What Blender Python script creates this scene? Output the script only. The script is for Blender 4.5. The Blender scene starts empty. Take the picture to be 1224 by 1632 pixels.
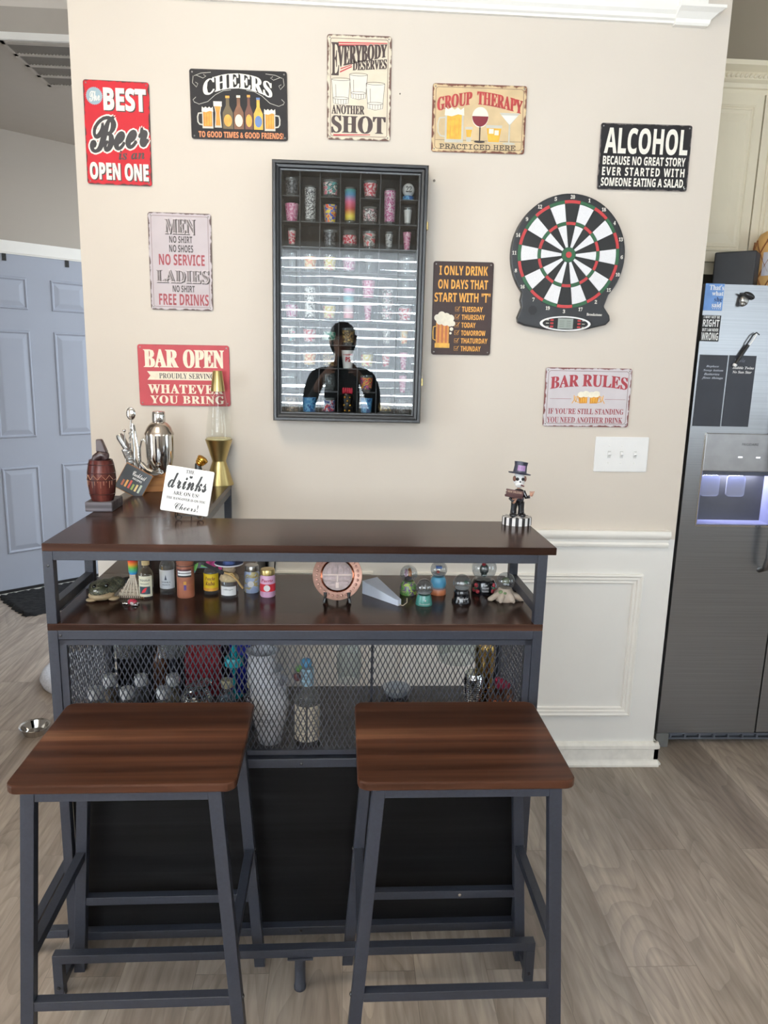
import bpy, bmesh, math, random
from math import sin, cos, pi, radians, sqrt, atan2
from mathutils import Matrix, Vector, Euler

SC = bpy.context.scene
COL = SC.collection
random.seed(7)

# ------------------------------------------------------------------ camera
F_PX, IW, IH = 1164.28, 1224.0, 1632.0
PITCH, ROLL, YAW = radians(11.498), radians(1.467), radians(3.103)
CAM = Vector((0.0, -2.509, 1.4815))
_fw = Vector((sin(YAW) * cos(PITCH), cos(YAW) * cos(PITCH), -sin(PITCH)))
_r0 = Vector((cos(YAW), -sin(YAW), 0)); _u0 = _r0.cross(_fw)
_rt = _r0 * cos(ROLL) + _u0 * sin(ROLL); _up = _u0 * cos(ROLL) - _r0 * sin(ROLL)
cam = bpy.data.cameras.new('camera'); camo = bpy.data.objects.new('camera', cam); COL.objects.link(camo)
cam.sensor_fit = 'VERTICAL'; cam.sensor_height = 36.0; cam.lens = F_PX * 36.0 / IH
cam.clip_start = 0.02; cam.clip_end = 60
M = Matrix((_rt, _up, -_fw)).transposed().to_4x4(); M.translation = CAM; camo.matrix_world = M
SC.camera = camo

def at(u, v, x=None, y=None, z=None):
    """the point of the plane x=.., y=.. or z=.. that the photograph shows at pixel (u, v)"""
    d = _fw + _rt * ((u - IW / 2) / F_PX) - _up * ((v - IH / 2) / F_PX)
    t = (z - CAM.z) / d.z if z is not None else (y - CAM.y) / d.y if y is not None else (x - CAM.x) / d.x
    return CAM + d * t

# ------------------------------------------------------------------ light
SC.view_settings.view_transform = 'Standard'; SC.view_settings.look = 'None'
SC.view_settings.gamma = 1.0; SC.view_settings.use_curve_mapping = False
SC.view_settings.exposure = -1.08
SC.cycles.use_denoising = True
SC.cycles.max_bounces = 10; SC.cycles.diffuse_bounces = 4; SC.cycles.glossy_bounces = 6
SC.cycles.transmission_bounces = 8; SC.cycles.transparent_max_bounces = 24
SC.cycles.caustics_reflective = False; SC.cycles.caustics_refractive = False
SC.cycles.sample_clamp_indirect = 6.0

REAR = -3.75                 # rear wall (behind the camera) with the three windows
W = bpy.data.worlds.new('World'); SC.world = W; W.use_nodes = True
W.node_tree.nodes['Background'].inputs[0].default_value = (0.80, 0.90, 1.0, 1)
W.node_tree.nodes['Background'].inputs[1].default_value = 7.0

def area(name, loc, sx, sy, power, color, rot, spread=180):
    l = bpy.data.lights.new(name, 'AREA'); l.shape = 'RECTANGLE'; l.size = sx; l.size_y = sy
    l.energy = power; l.color = color; l.spread = radians(spread)
    o = bpy.data.objects.new(name, l); COL.objects.link(o); o.location = loc; o.rotation_euler = rot
    return o
TO_ROOM = (radians(90), 0, 0)                  # emits towards +y
area('daylight_through_patio_door', (-3.63, -2.35, 1.12), 1.7, 2.05, 150, (0.85, 0.92, 1.0), (radians(90), 0, radians(-90)))
area('added_side_fill', (5.18, -1.95, 1.25), 1.9, 2.0, 10, (0.91, 0.94, 1.0), (radians(90), 0, radians(90)))  # unseen source, added to lift the floor and wainscot from the right
area('daylight_through_rear_window', (3.30, REAR - 0.02, 1.72), 1.7, 1.4, 16, (0.93, 0.97, 1.0), TO_ROOM)
area('daylight_behind_blinds', (-0.42, REAR - 0.45, 1.75), 2.3, 1.6, 1120, (0.92, 0.945, 1.0), TO_ROOM)
area('ceiling_light', (-0.75, -1.75, 3.12), 0.7, 0.7, 66, (1.0, 0.85, 0.64), (0, 0, 0))

# ------------------------------------------------------------------ materials
def lin(c):
    return tuple((x / 255 / 12.92) if x / 255 <= 0.04045 else ((x / 255 + 0.055) / 1.055) ** 2.4 for x in c[:3]) + (1,)
_mats = {}
def nodes(m): return m.node_tree.nodes, m.node_tree.links
def mat(name, rgb, rough=0.5, metal=0.0, var=0.06, scale=18.0, bump=0.0, spec=0.5, coat=0.0, emit=0, stretch=None):
    """plain paint, metal, plastic ... with a little procedural mottling"""
    if name in _mats: return _mats[name]
    m = bpy.data.materials.new(name); m.use_nodes = True; n, l = nodes(m); p = n['Principled BSDF']
    tc = n.new('ShaderNodeTexCoord'); mp = n.new('ShaderNodeMapping'); l.new(tc.outputs['Object'], mp.inputs[0])
    if stretch: mp.inputs['Scale'].default_value = stretch
    no = n.new('ShaderNodeTexNoise'); no.inputs['Scale'].default_value = scale; no.inputs['Detail'].default_value = 3
    l.new(mp.outputs[0], no.inputs[0])
    cr = n.new('ShaderNodeValToRGB'); c = lin(rgb)
    a, b = (tuple(min(1, max(0, x * k)) for x in c[:3]) + (1,) for k in (1 - var, 1 + var))
    cr.color_ramp.elements[0].color = a; cr.color_ramp.elements[1].color = b
    cr.color_ramp.elements[0].position = 0.35; cr.color_ramp.elements[1].position = 0.65
    l.new(no.outputs[0], cr.inputs[0]); l.new(cr.outputs[0], p.inputs['Base Color'])
    p.inputs['Roughness'].default_value = rough; p.inputs['Metallic'].default_value = metal
    p.inputs['Specular IOR Level'].default_value = spec; p.inputs['Coat Weight'].default_value = coat
    p.inputs['Coat Roughness'].default_value = 0.1
    if emit:
        l.new(cr.outputs[0], p.inputs['Emission Color']); p.inputs['Emission Strength'].default_value = emit
    if bump:
        bp = n.new('ShaderNodeBump'); bp.inputs['Strength'].default_value = bump; bp.inputs['Distance'].default_value = 0.002
        l.new(no.outputs[0], bp.inputs['Height']); l.new(bp.outputs[0], p.inputs['Normal'])
    _mats[name] = m; return m

def printed(name, colors, scale=60.0, rough=0.25, stretch=(1, 1, 1), kind='noise'):
    """a many-coloured printed pattern"""
    if name in _mats: return _mats[name]
    m = bpy.data.materials.new(name); m.use_nodes = True; n, l = nodes(m); p = n['Principled BSDF']
    tc = n.new('ShaderNodeTexCoord'); mp = n.new('ShaderNodeMapping'); l.new(tc.outputs['Object'], mp.inputs[0])
    mp.inputs['Scale'].default_value = stretch
    if kind == 'noise':
        t = n.new('ShaderNodeTexNoise'); t.inputs['Scale'].default_value = scale; t.inputs['Detail'].default_value = 2; o = t.outputs[0]; lo, hi = 0.34, 0.66
    elif kind == 'bands':
        t = n.new('ShaderNodeSeparateXYZ'); o = t.outputs['Z']; lo, hi = 0.0, 1.0
    else:
        t = n.new('ShaderNodeTexVoronoi'); t.inputs['Scale'].default_value = scale; o = t.outputs['Distance']; lo, hi = 0.1, 0.6
    l.new(mp.outputs[0], t.inputs[0])
    cr = n.new('ShaderNodeValToRGB'); cr.color_ramp.interpolation = 'CONSTANT' if kind != 'bands' else 'LINEAR'
    e = cr.color_ramp.elements
    while len(e) < len(colors): e.new(0.5)
    for i, c in enumerate(colors):
        e[i].position = lo + (hi - lo) * i / max(1, len(colors) - (1 if kind == 'bands' else 0)); e[i].color = lin(c)
    l.new(o, cr.inputs[0]); l.new(cr.outputs[0], p.inputs['Base Color']); p.inputs['Roughness'].default_value = rough
    _mats[name] = m; return m

def wood(name, dark, light, streak, axis='X', scale=9.0, rough=0.32, bump=0.05, spec=0.12):
    if name in _mats: return _mats[name]
    m = bpy.data.materials.new(name); m.use_nodes = True; n, l = nodes(m); p = n['Principled BSDF']
    tc = n.new('ShaderNodeTexCoord'); mp = n.new('ShaderNodeMapping'); l.new(tc.outputs['Object'], mp.inputs[0])
    st = {'X': (0.030, 1, 1), 'Y': (1, 0.030, 1), 'Z': (1, 1, 0.030)}[axis]
    mp.inputs['Scale'].default_value = st
    a = n.new('ShaderNodeTexNoise'); a.inputs['Scale'].default_value = scale; a.inputs['Detail'].default_value = 5; a.inputs['Distortion'].default_value = 0.6
    b = n.new('ShaderNodeTexNoise'); b.inputs['Scale'].default_value = scale * 6; b.inputs['Detail'].default_value = 4
    l.new(mp.outputs[0], a.inputs[0]); l.new(mp.outputs[0], b.inputs[0])
    c1 = n.new('ShaderNodeValToRGB'); e = c1.color_ramp.elements
    e[0].position = 0.36; e[0].color = lin(dark); e[1].position = 0.60; e[1].color = lin(light)
    x = e.new(0.70); x.color = lin(streak); l.new(a.outputs[0], c1.inputs[0])
    c2 = n.new('ShaderNodeValToRGB'); e = c2.color_ramp.elements
    e[0].position = 0.3; e[0].color = (0.62, 0.62, 0.62, 1); e[1].position = 0.7; e[1].color = (1.15, 1.15, 1.15, 1)
    l.new(b.outputs[0], c2.inputs[0])
    mx = n.new('ShaderNodeMix'); mx.data_type = 'RGBA'; mx.blend_type = 'MULTIPLY'; mx.inputs[0].default_value = 1.0
    l.new(c1.outputs[0], mx.inputs[6]); l.new(c2.outputs[0], mx.inputs[7]); l.new(mx.outputs[2], p.inputs['Base Color'])
    p.inputs['Roughness'].default_value = rough; p.inputs['Specular IOR Level'].default_value = spec
    bp = n.new('ShaderNodeBump'); bp.inputs['Strength'].default_value = bump; bp.inputs['Distance'].default_value = 0.001
    l.new(b.outputs[0], bp.inputs['Height']); l.new(bp.outputs[0], p.inputs['Normal'])
    _mats[name] = m; return m

def thin_glass(name, tint=(255, 255, 255), ior=1.45, rough=0.0, haze=0.0):
    """clear glass: fresnel mirror over a straight-through tint"""
    if name in _mats: return _mats[name]
    m = bpy.data.materials.new(name); m.use_nodes = True; n, l = nodes(m); n.remove(n['Principled BSDF'])
    out = n['Material Output']; tr = n.new('ShaderNodeBsdfTransparent'); tr.inputs[0].default_value = lin(tint)
    gl = n.new('ShaderNodeBsdfGlossy'); gl.inputs['Roughness'].default_value = rough; gl.inputs[0].default_value = (1, 1, 1, 1)
    lw = n.new('ShaderNodeLayerWeight'); lw.inputs[0].default_value = 0.5
    pw = n.new('ShaderNodeMath'); pw.operation = 'POWER'; pw.inputs[1].default_value = 4.0; l.new(lw.outputs['Facing'], pw.inputs[0])
    fr = n.new('ShaderNodeMath'); fr.operation = 'MULTIPLY_ADD'; r0 = ((ior - 1) / (ior + 1)) ** 2; fr.inputs[1].default_value = 0.7; fr.inputs[2].default_value = r0; l.new(pw.outputs[0], fr.inputs[0])
    mx = n.new('ShaderNodeMixShader'); l.new(fr.outputs[0], mx.inputs[0]); l.new(tr.outputs[0], mx.inputs[1]); l.new(gl.outputs[0], mx.inputs[2])
    if haze:
        df = n.new('ShaderNodeBsdfDiffuse'); df.inputs[0].default_value = (0.8, 0.82, 0.85, 1)
        m2 = n.new('ShaderNodeMixShader'); m2.inputs[0].default_value = haze
        l.new(mx.outputs[0], m2.inputs[1]); l.new(df.outputs[0], m2.inputs[2]); l.new(m2.outputs[0], out.inputs[0])
    else: l.new(mx.outputs[0], out.inputs[0])
    _mats[name] = m; return m

def solid_glass(name, tint=(255, 255, 255), ior=1.33):
    if name in _mats: return _mats[name]
    m = bpy.data.materials.new(name); m.use_nodes = True; n, l = nodes(m); p = n['Principled BSDF']
    p.inputs['Base Color'].default_value = lin(tint); p.inputs['Transmission Weight'].default_value = 1.0
    p.inputs['Roughness'].default_value = 0.0; p.inputs['IOR'].default_value = ior
    _mats[name] = m; return m

# ------------------------------------------------------------------ mesh helpers
class MB:
    def __init__(s): s.v = []; s.f = []; s.mi = []; s.cur = 0
    def add(s, verts, faces, T=None):
        k = len(s.v)
        s.v += [tuple(T @ Vector(p)) for p in verts] if T else [tuple(p) for p in verts]
        s.f += [tuple(i + k for i in f) for f in faces]; s.mi += [s.cur] * len(faces); return s
    def box(s, x0, x1, y0, y1, z0, z1, T=None):
        v = [(x, y, z) for z in (z0, z1) for y in (y0, y1) for x in (x0, x1)]
        return s.add(v, [(0, 2, 3, 1), (4, 5, 7, 6), (0, 1, 5, 4), (2, 6, 7, 3), (0, 4, 6, 2), (1, 3, 7, 5)], T)
    def bar(s, p0, p1, w, h, up=(0, 0, 1)):
        """rectangular tube from p0 to p1, w across, h along up"""
        p0, p1 = Vector(p0), Vector(p1); d = (p1 - p0).normalized(); u = Vector(up)
        x = d.cross(u).normalized(); u = x.cross(d).normalized()
        v = [p + x * (a * w / 2) + u * (b * h / 2) for p in (p0, p1) for a, b in ((-1, -1), (1, -1), (1, 1), (-1, 1))]
        return s.add(v, [(3, 2, 1, 0), (4, 5, 6, 7), (0, 1, 5, 4), (1, 2, 6, 5), (2, 3, 7, 6), (3, 0, 4, 7)])
    def tube(s, pts, r, seg=8, cap=True):
        pts = [Vector(p) for p in pts]; n = len(pts); R = r if isinstance(r, (list, tuple)) else [r] * n
        d0 = (pts[1] - pts[0]).normalized(); a = d0.orthogonal().normalized(); vs = []
        for i, p in enumerate(pts):
            d = ((pts[min(i + 1, n - 1)] - pts[max(i - 1, 0)])).normalized()
            a = (a - d * a.dot(d)).normalized(); b = d.cross(a)
            vs += [p + (a * cos(2 * pi * j / seg) + b * sin(2 * pi * j / seg)) * R[i] for j in range(seg)]
        fs = [(i * seg + j, i * seg + (j + 1) % seg, (i + 1) * seg + (j + 1) % seg, (i + 1) * seg + j) for i in range(n - 1) for j in range(seg)]
        if cap: fs += [tuple(range(seg))[::-1], tuple(range((n - 1) * seg, n * seg))]
        return s.add(vs, fs)
    def lathe(s, prof, seg=24, T=None, cap0=True, cap1=True):
        """prof: (radius, z) from the bottom up"""
        vs = [(r * cos(2 * pi * j / seg), r * sin(2 * pi * j / seg), z) for r, z in prof for j in range(seg)]; n = len(prof)
        fs = [(i * seg + j, i * seg + (j + 1) % seg, (i + 1) * seg + (j + 1) % seg, (i + 1) * seg + j) for i in range(n - 1) for j in range(seg)]
        if cap0: fs.append(tuple(range(seg))[::-1])
        if cap1: fs.append(tuple(range((n - 1) * seg, n * seg)))
        return s.add(vs, fs, T)
    def ball(s, c, r, seg=16, rings=10, T=None):
        rx, ry, rz = r if isinstance(r, (tuple, list)) else (r, r, r)
        vs = [(c[0], c[1], c[2] - rz)]; fs = []
        for i in range(1, rings):
            t = pi * i / rings
            vs += [(c[0] + rx * sin(t) * cos(2 * pi * j / seg), c[1] + ry * sin(t) * sin(2 * pi * j / seg), c[2] - rz * cos(t)) for j in range(seg)]
        vs.append((c[0], c[1], c[2] + rz)); e = len(vs) - 1
        fs += [(0, 1 + (j + 1) % seg, 1 + j) for j in range(seg)]
        fs += [(1 + i * seg + j, 1 + i * seg + (j + 1) % seg, 1 + (i + 1) * seg + (j + 1) % seg, 1 + (i + 1) * seg + j) for i in range(rings - 2) for j in range(seg)]
        b = 1 + (rings - 2) * seg; fs += [(b + j, b + (j + 1) % seg, e) for j in range(seg)]
        return s.add(vs, fs, T)
    def prism(s, pts, z0, z1, T=None):
        """pts: counter-clockwise (x, y) outline, extruded from z0 to z1"""
        n = len(pts); v = [(x, y, z0) for x, y in pts] + [(x, y, z1) for x, y in pts]
        return s.add(v, [tuple(range(n))[::-1], tuple(range(n, 2 * n))] + [(i, (i + 1) % n, n + (i + 1) % n, n + i) for i in range(n)], T)
    def profile(s, prof, p0, p1, out, cap=True):
        """moulding: prof (outward, up) swept from p0 to p1"""
        p0, p1, o = Vector(p0), Vector(p1), Vector(out); n = len(prof)
        v = [p + o * a + Vector((0, 0, b)) for p in (p0, p1) for a, b in prof]
        f = [(i, (i + 1) % n, n + (i + 1) % n, n + i) for i in range(n)]
        if cap: f += [tuple(range(n))[::-1], tuple(range(n, 2 * n))]
        return s.add(v, f)
    def build(s, name, mats, parent=None, loc=None, rot=None, smooth=None, bevel=0, seg=2):
        me = bpy.data.meshes.new(name); me.from_pydata(s.v, [], s.f)
        for m in (mats if isinstance(mats, (list, tuple)) else [mats]): me.materials.append(m)
        if any(s.mi): me.polygons.foreach_set('material_index', s.mi)
        bm = bmesh.new(); bm.from_mesh(me); bmesh.ops.recalc_face_normals(bm, faces=bm.faces); bm.to_mesh(me); bm.free()
        if smooth is not None:
            me.polygons.foreach_set('use_smooth', [True] * len(me.polygons)); me.set_sharp_from_angle(angle=radians(smooth))
        o = bpy.data.objects.new(name, me); COL.objects.link(o)
        if parent: o.parent = parent
        if loc is not None: o.location = loc
        if rot is not None: o.rotation_euler = rot
        if bevel:
            b = o.modifiers.new('bevel', 'BEVEL'); b.width = bevel; b.segments = seg; b.limit_method = 'ANGLE'; b.angle_limit = radians(40)
        return o

def rrect(x0, x1, y0, y1, r, n=5):
    pts = []
    for cx, cy, a in ((x1 - r, y1 - r, 0), (x0 + r, y1 - r, 90), (x0 + r, y0 + r, 180), (x1 - r, y0 + r, 270)):
        pts += [(cx + r * cos(radians(a + 90 * i / n)), cy + r * sin(radians(a + 90 * i / n))) for i in range(n + 1)]
    return pts
def tag(o, label, cat, group=None, kind=None):
    o['label'] = label; o['category'] = cat
    if group: o['group'] = group
    if kind: o['kind'] = kind
    return o
def thing(name, label, cat, loc=(0, 0, 0), rz=0.0, group=None):
    o = bpy.data.objects.new(name, None); o.empty_display_size = 0.05; COL.objects.link(o)
    o.location = loc; o.rotation_euler = (0, 0, rz); return tag(o, label, cat, group)
def struct(name, mb, m, **k):
    o = mb.build(name, m, **k); o['kind'] = 'structure'; return o
def dup(root, loc, rz, label, group=None):
    c = root.copy(); COL.objects.link(c); c.location = loc; c.rotation_euler = (0, 0, rz); c['label'] = label
    if group: c['group'] = group
    for ch in root.children:
        d = ch.copy(); COL.objects.link(d); d.parent = c
        for g in ch.children:
            e = g.copy(); COL.objects.link(e); e.parent = d
    return c

# ---- lettering: glyphs of the built-in font as flat meshes, fitted to a box
def style(s, st):
    if st == 'sans': return s
    up, lo, dg = {'serif': (0x1D400, 0x1D41A, 0x1D7CE), 'script': (0x1D4D0, 0x1D4EA, 0x1D7CE), 'mono': (0x1D670, 0x1D68A, 0x1D7F6),
                  'bold': (0x1D5D4, 0x1D5EE, 0x1D7EC), 'ital': (0x1D468, 0x1D482, 0x1D7CE), 'thin': (0x1D434, 0x1D44E, 0x1D7CE)}[st]
    return ''.join(chr(up + ord(c) - 65) if 'A' <= c <= 'Z' else chr(lo + ord(c) - 97) if 'a' <= c <= 'z' else chr(dg + ord(c) - 48) if c.isdigit() else c for c in s)
_glyphs = {}
def glyphs(s, st='sans', off=0.0, space=1.0, line=1.0):
    key = (s, st, off, space)
    if key not in _glyphs:
        cu = bpy.data.curves.new('t', 'FONT'); cu.body = style(s, st); cu.offset = off; cu.resolution_u = 2; cu.space_character = space; cu.align_x = 'CENTER'
        o = bpy.data.objects.new('t', cu); COL.objects.link(o)
        me = bpy.data.meshes.new_from_object(o.evaluated_get(bpy.context.evaluated_depsgraph_get()))
        v = [(q.co.x, q.co.y) for q in me.vertices]; f = [tuple(p.vertices) for p in me.polygons]
        bpy.data.objects.remove(o); bpy.data.curves.remove(cu); bpy.data.meshes.remove(me)
        x0 = min(p[0] for p in v); x1 = max(p[0] for p in v); y0 = min(p[1] for p in v); y1 = max(p[1] for p in v)
        _glyphs[key] = ([((x - x0) / (x1 - x0), (y - y0) / (y1 - y0)) for x, y in v], f)
    return _glyphs[key]
def wrap_text(mb, s, st, T, w, h, off=0.0, warp=None, space=1.0):
    """glyphs of s fitted to w x h, centred, in the plane T maps (x right, y up); warp(u, v) -> (u, v)
    serif and script letters are emboldened by a few shifted strikes, each a hair above the last"""
    heavy = off > 0 and st in ('serif', 'script', 'ital', 'mono', 'thin')
    v, f = glyphs(s, st, 0.0 if heavy else off, space)
    if warp: v = [warp(a, b) for a, b in v]
    e = off * min(h, w * 1.2) * .8
    k = [(0, 0)] if not heavy else [(-e, 0), (e, 0), (0, 0)] if st == 'serif' else [(e * cos(i * pi / 4), e * sin(i * pi / 4)) for i in range(8)] + [(0, 0)]
    for i, (dx, dy) in enumerate(k): mb.add([((a - 0.5) * w + dx, (b - 0.5) * h + dy, i * .00002) for a, b in v], f, T)
UPRIGHT = Matrix(((1, 0, 0, 0), (0, 0, -1, 0), (0, 1, 0, 0), (0, 0, 0, 1)))     # (x, y, z) -> (x, -z, y): faces -y
def curved_text(mb, s, st, r, a0, z, h, w_ang, off=0.0):
    """text round a cylinder of radius r about z, centred on angle a0"""
    v, f = glyphs(s, st, off)
    mb.add([(r * cos(a0 + (a - .5) * w_ang), r * sin(a0 + (a - .5) * w_ang), z + (b - .5) * h) for a, b in v], f)
# ------------------------------------------------------------------ palette
M_WALL = mat('wall_paint', (212, 203, 192), 0.75, var=0.012, scale=3)
M_WAINS = mat('wainscot_paint', (236, 235, 232), 0.5, var=0.012, scale=4)
M_TRIM = mat('trim_gloss', (242, 240, 235), 0.38, var=0.015, scale=8)
M_HALL_SHADE = mat('hall_shade_tone', (178, 170, 160), 0.8, var=0.012, scale=3)  # hall walls darkened: their shade is carried by the colour
M_KWALL = mat('kitchen_paint', (150, 138, 120), 0.8, var=0.012, scale=3)
M_CEIL = mat('ceiling_paint', (200, 194, 185), 0.9, var=0.01, scale=3)
M_DOOR = mat('door_shade_tone', (160, 166, 180), 0.4, var=0.012, scale=5)  # darker than the door itself, its shade is put into this colour
M_CAB = mat('cabinet_paint', (222, 212, 188), 0.45, var=0.02, scale=6)
M_FRAME = mat('black_powder_coat', (40, 43, 52), 0.42, var=0.10, scale=160, bump=0.04)
M_MDF = wood('black_oak_panel', (14, 14, 15), (22, 22, 23), (30, 30, 31), 'X', 16, 0.38, 0.25)
M_TOP = wood('bar_walnut', (43, 27, 21), (63, 42, 34), (82, 59, 48), 'X', 14, 0.2)
M_TOPY = wood('bar_walnut_return', (43, 27, 21), (63, 42, 34), (82, 59, 48), 'Y', 14, 0.2)
M_SEAT = wood('seat_walnut', (50, 29, 20), (76, 47, 33), (108, 74, 53), 'X', 12, 0.32)
M_BLK = mat('black_plastic', (20, 20, 22), 0.35, var=0.15)
M_BLKM = mat('black_matte', (14, 14, 16), 0.8, var=0.2)
M_CHROME = mat('polished_steel', (215, 214, 212), 0.10, 1.0, var=0.02)
M_STEEL = mat('brushed_steel', (152, 153, 156), 0.30, 1.0, var=0.06, scale=40, stretch=(0.05, 1, 6))
M_NICKEL = mat('dull_steel', (150, 148, 145), 0.28, 1.0, var=0.06)
M_BRASS = mat('brushed_brass', (178, 158, 106), 0.34, 1.0, var=0.06, scale=60, stretch=(1, 1, 0.05))
M_GOLDL = mat('gold_plastic', (190, 140, 52), 0.22, 0.8, var=0.08)
M_COPPER = mat('copper_sheet', (182, 142, 126), 0.42, 0.6, var=0.14, scale=70)
M_WHITE = mat('white_plastic', (236, 236, 236), 0.35, var=0.015)
M_PAPER = mat('white_paper', (238, 238, 236), 0.6, var=0.015)
M_INK = mat('black_ink', (26, 25, 26), 0.6, var=0.1)
M_RED = mat('signal_red', (186, 34, 44), 0.4, var=0.05)
M_CREAM = mat('cream_print', (236, 226, 204), 0.55, var=0.05, scale=90)
M_GLASS = thin_glass('clear_glass', (250, 252, 251), 1.42)
M_PANE = thin_glass('display_pane', (236, 238, 238), 1.52)
M_BAMBOO = wood('bamboo', (150, 98, 56), (178, 124, 74), (196, 146, 94), 'X', 12, 0.4)
M_FUR = mat('grey_plush', (200, 202, 210), 0.95, var=0.12, scale=120, bump=0.6)

def floor_material():
    m = bpy.data.materials.new('vinyl_plank'); m.use_nodes = True; n, l = nodes(m); p = n['Principled BSDF']
    tc = n.new('ShaderNodeTexCoord'); mp = n.new('ShaderNodeMapping'); l.new(tc.outputs['Object'], mp.inputs[0])
    mp.inputs['Rotation'].default_value = (0, 0, radians(90)); mp.inputs['Location'].default_value = (0.26, 0.89, 0)
    br = n.new('ShaderNodeTexBrick'); br.inputs['Scale'].default_value = 1.0; br.offset = 0.37; br.inputs['Brick Width'].default_value = 1.22
    br.inputs['Row Height'].default_value = 0.18; br.inputs['Mortar Size'].default_value = 0.0009; br.inputs['Mortar Smooth'].default_value = 0.3
    br.inputs['Color1'].default_value = (0, 0, 0, 1); br.inputs['Color2'].default_value = (1, 1, 1, 1); br.inputs['Mortar'].default_value = (0.3, 0.3, 0.3, 1)
    l.new(mp.outputs[0], br.inputs[0])
    sx = n.new('ShaderNodeSeparateColor'); l.new(br.outputs[0], sx.inputs[0])
    # every plank shifts the grain along z so that no two match
    cb = n.new('ShaderNodeCombineXYZ'); mu = n.new('ShaderNodeMath'); mu.operation = 'MULTIPLY'; mu.inputs[1].default_value = 37.0
    l.new(sx.outputs[0], mu.inputs[0]); l.new(mu.outputs[0], cb.inputs[2])
    va = n.new('ShaderNodeVectorMath'); va.operation = 'ADD'
    m2 = n.new('ShaderNodeMapping'); m2.inputs['Scale'].default_value = (1.0, 0.10, 1.0); l.new(tc.outputs['Object'], m2.inputs[0])
    l.new(m2.outputs[0], va.inputs[0]); l.new(cb.outputs[0], va.inputs[1])
    big = n.new('ShaderNodeTexNoise'); big.inputs['Scale'].default_value = 5.0; big.inputs['Detail'].default_value = 3; big.inputs['Distortion'].default_value = 0.8; l.new(va.outputs[0], big.inputs[0])
    fine = n.new('ShaderNodeTexNoise'); fine.inputs['Scale'].default_value = 70.0; fine.inputs['Detail'].default_value = 4; l.new(va.outputs[0], fine.inputs[0])
    # cathedral figure: contour lines of a stretched noise
    m3 = n.new('ShaderNodeMapping'); m3.inputs['Scale'].default_value = (1.0, 0.16, 1.0); l.new(tc.outputs['Object'], m3.inputs[0])
    v2 = n.new('ShaderNodeVectorMath'); v2.operation = 'ADD'; l.new(m3.outputs[0], v2.inputs[0]); l.new(cb.outputs[0], v2.inputs[1])
    fig = n.new('ShaderNodeTexNoise'); fig.inputs['Scale'].default_value = 4.2; fig.inputs['Detail'].default_value = 1.5; l.new(v2.outputs[0], fig.inputs[0])
    k = n.new('ShaderNodeMath'); k.operation = 'MULTIPLY'; k.inputs[1].default_value = 26.0; l.new(fig.outputs[0], k.inputs[0])
    fr = n.new('ShaderNodeMath'); fr.operation = 'FRACT'; l.new(k.outputs[0], fr.inputs[0])
    ln = n.new('ShaderNodeMapRange'); ln.inputs[1].default_value = 0.0; ln.inputs[2].default_value = 0.5; ln.inputs[3].default_value = 0.80; ln.inputs[4].default_value = 1.0; l.new(fr.outputs[0], ln.inputs[0])
    c1 = n.new('ShaderNodeValToRGB'); e = c1.color_ramp.elements
    e[0].position = 0.33; e[0].color = lin((140, 126, 114)); e[1].position = 0.66; e[1].color = lin((184, 170, 156)); l.new(big.outputs[0], c1.inputs[0])
    c2 = n.new('ShaderNodeValToRGB'); e = c2.color_ramp.elements; e[0].position = 0.3; e[0].color = (0.74, 0.73, 0.72, 1); e[1].position = 0.7; e[1].color = (1.12, 1.12, 1.12, 1); l.new(fine.outputs[0], c2.inputs[0])
    def mul(a, b):
        x = n.new('ShaderNodeMix'); x.data_type = 'RGBA'; x.blend_type = 'MULTIPLY'; x.inputs[0].default_value = 1; l.new(a, x.inputs[6]); l.new(b, x.inputs[7]); return x.outputs[2]
    pl = n.new('ShaderNodeMapRange'); pl.inputs[3].default_value = 0.86; pl.inputs[4].default_value = 1.08; l.new(sx.outputs[0], pl.inputs[0])
    se = n.new('ShaderNodeMapRange'); se.inputs[3].default_value = 1.0; se.inputs[4].default_value = 0.62; l.new(br.outputs['Fac'], se.inputs[0])
    col = mul(mul(mul(mul(c1.outputs[0], c2.outputs[0]), ln.outputs[0]), pl.outputs[0]), se.outputs[0])
    l.new(col, p.inputs['Base Color']); p.inputs['Roughness'].default_value = 0.42
    bp = n.new('ShaderNodeBump'); bp.inputs['Strength'].default_value = 0.12; bp.inputs['Distance'].default_value = 0.001; l.new(fine.outputs[0], bp.inputs['Height']); l.new(bp.outputs[0], p.inputs['Normal'])
    return m

# ------------------------------------------------------------------ the setting
XL, XR = -0.8596, 1.1897                       # the two ends of the bar wall; its face is y = 0
struct('floor', MB().box(-4.6, 5.4, -4.6, 4.4, -0.06, 0.0), floor_material())
b = MB(); b.box(XL, XR, 0, 0.95, 0.0, 0.885); b.cur = 1; b.box(XL, XR, 0, 0.95, 0.885, 3.2)
struct('wall_back', b, [M_WAINS, M_WALL])
struct('ceiling', MB().box(-3.75, 5.3, REAR - 0.1, 0.95, 3.2, 3.3), M_CEIL)
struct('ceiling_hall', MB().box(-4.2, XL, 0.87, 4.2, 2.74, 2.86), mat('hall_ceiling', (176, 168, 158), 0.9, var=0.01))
struct('wall_bulkhead', MB().box(-3.65, XL, 0.87, 0.95, 2.86, 3.2), mat('bulkhead_paint', (216, 208, 198), 0.8, var=0.012, scale=3))
struct('trim_1', MB().box(-3.65, XL, 0.858, 0.872, 2.735, 2.762), M_TRIM)
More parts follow.
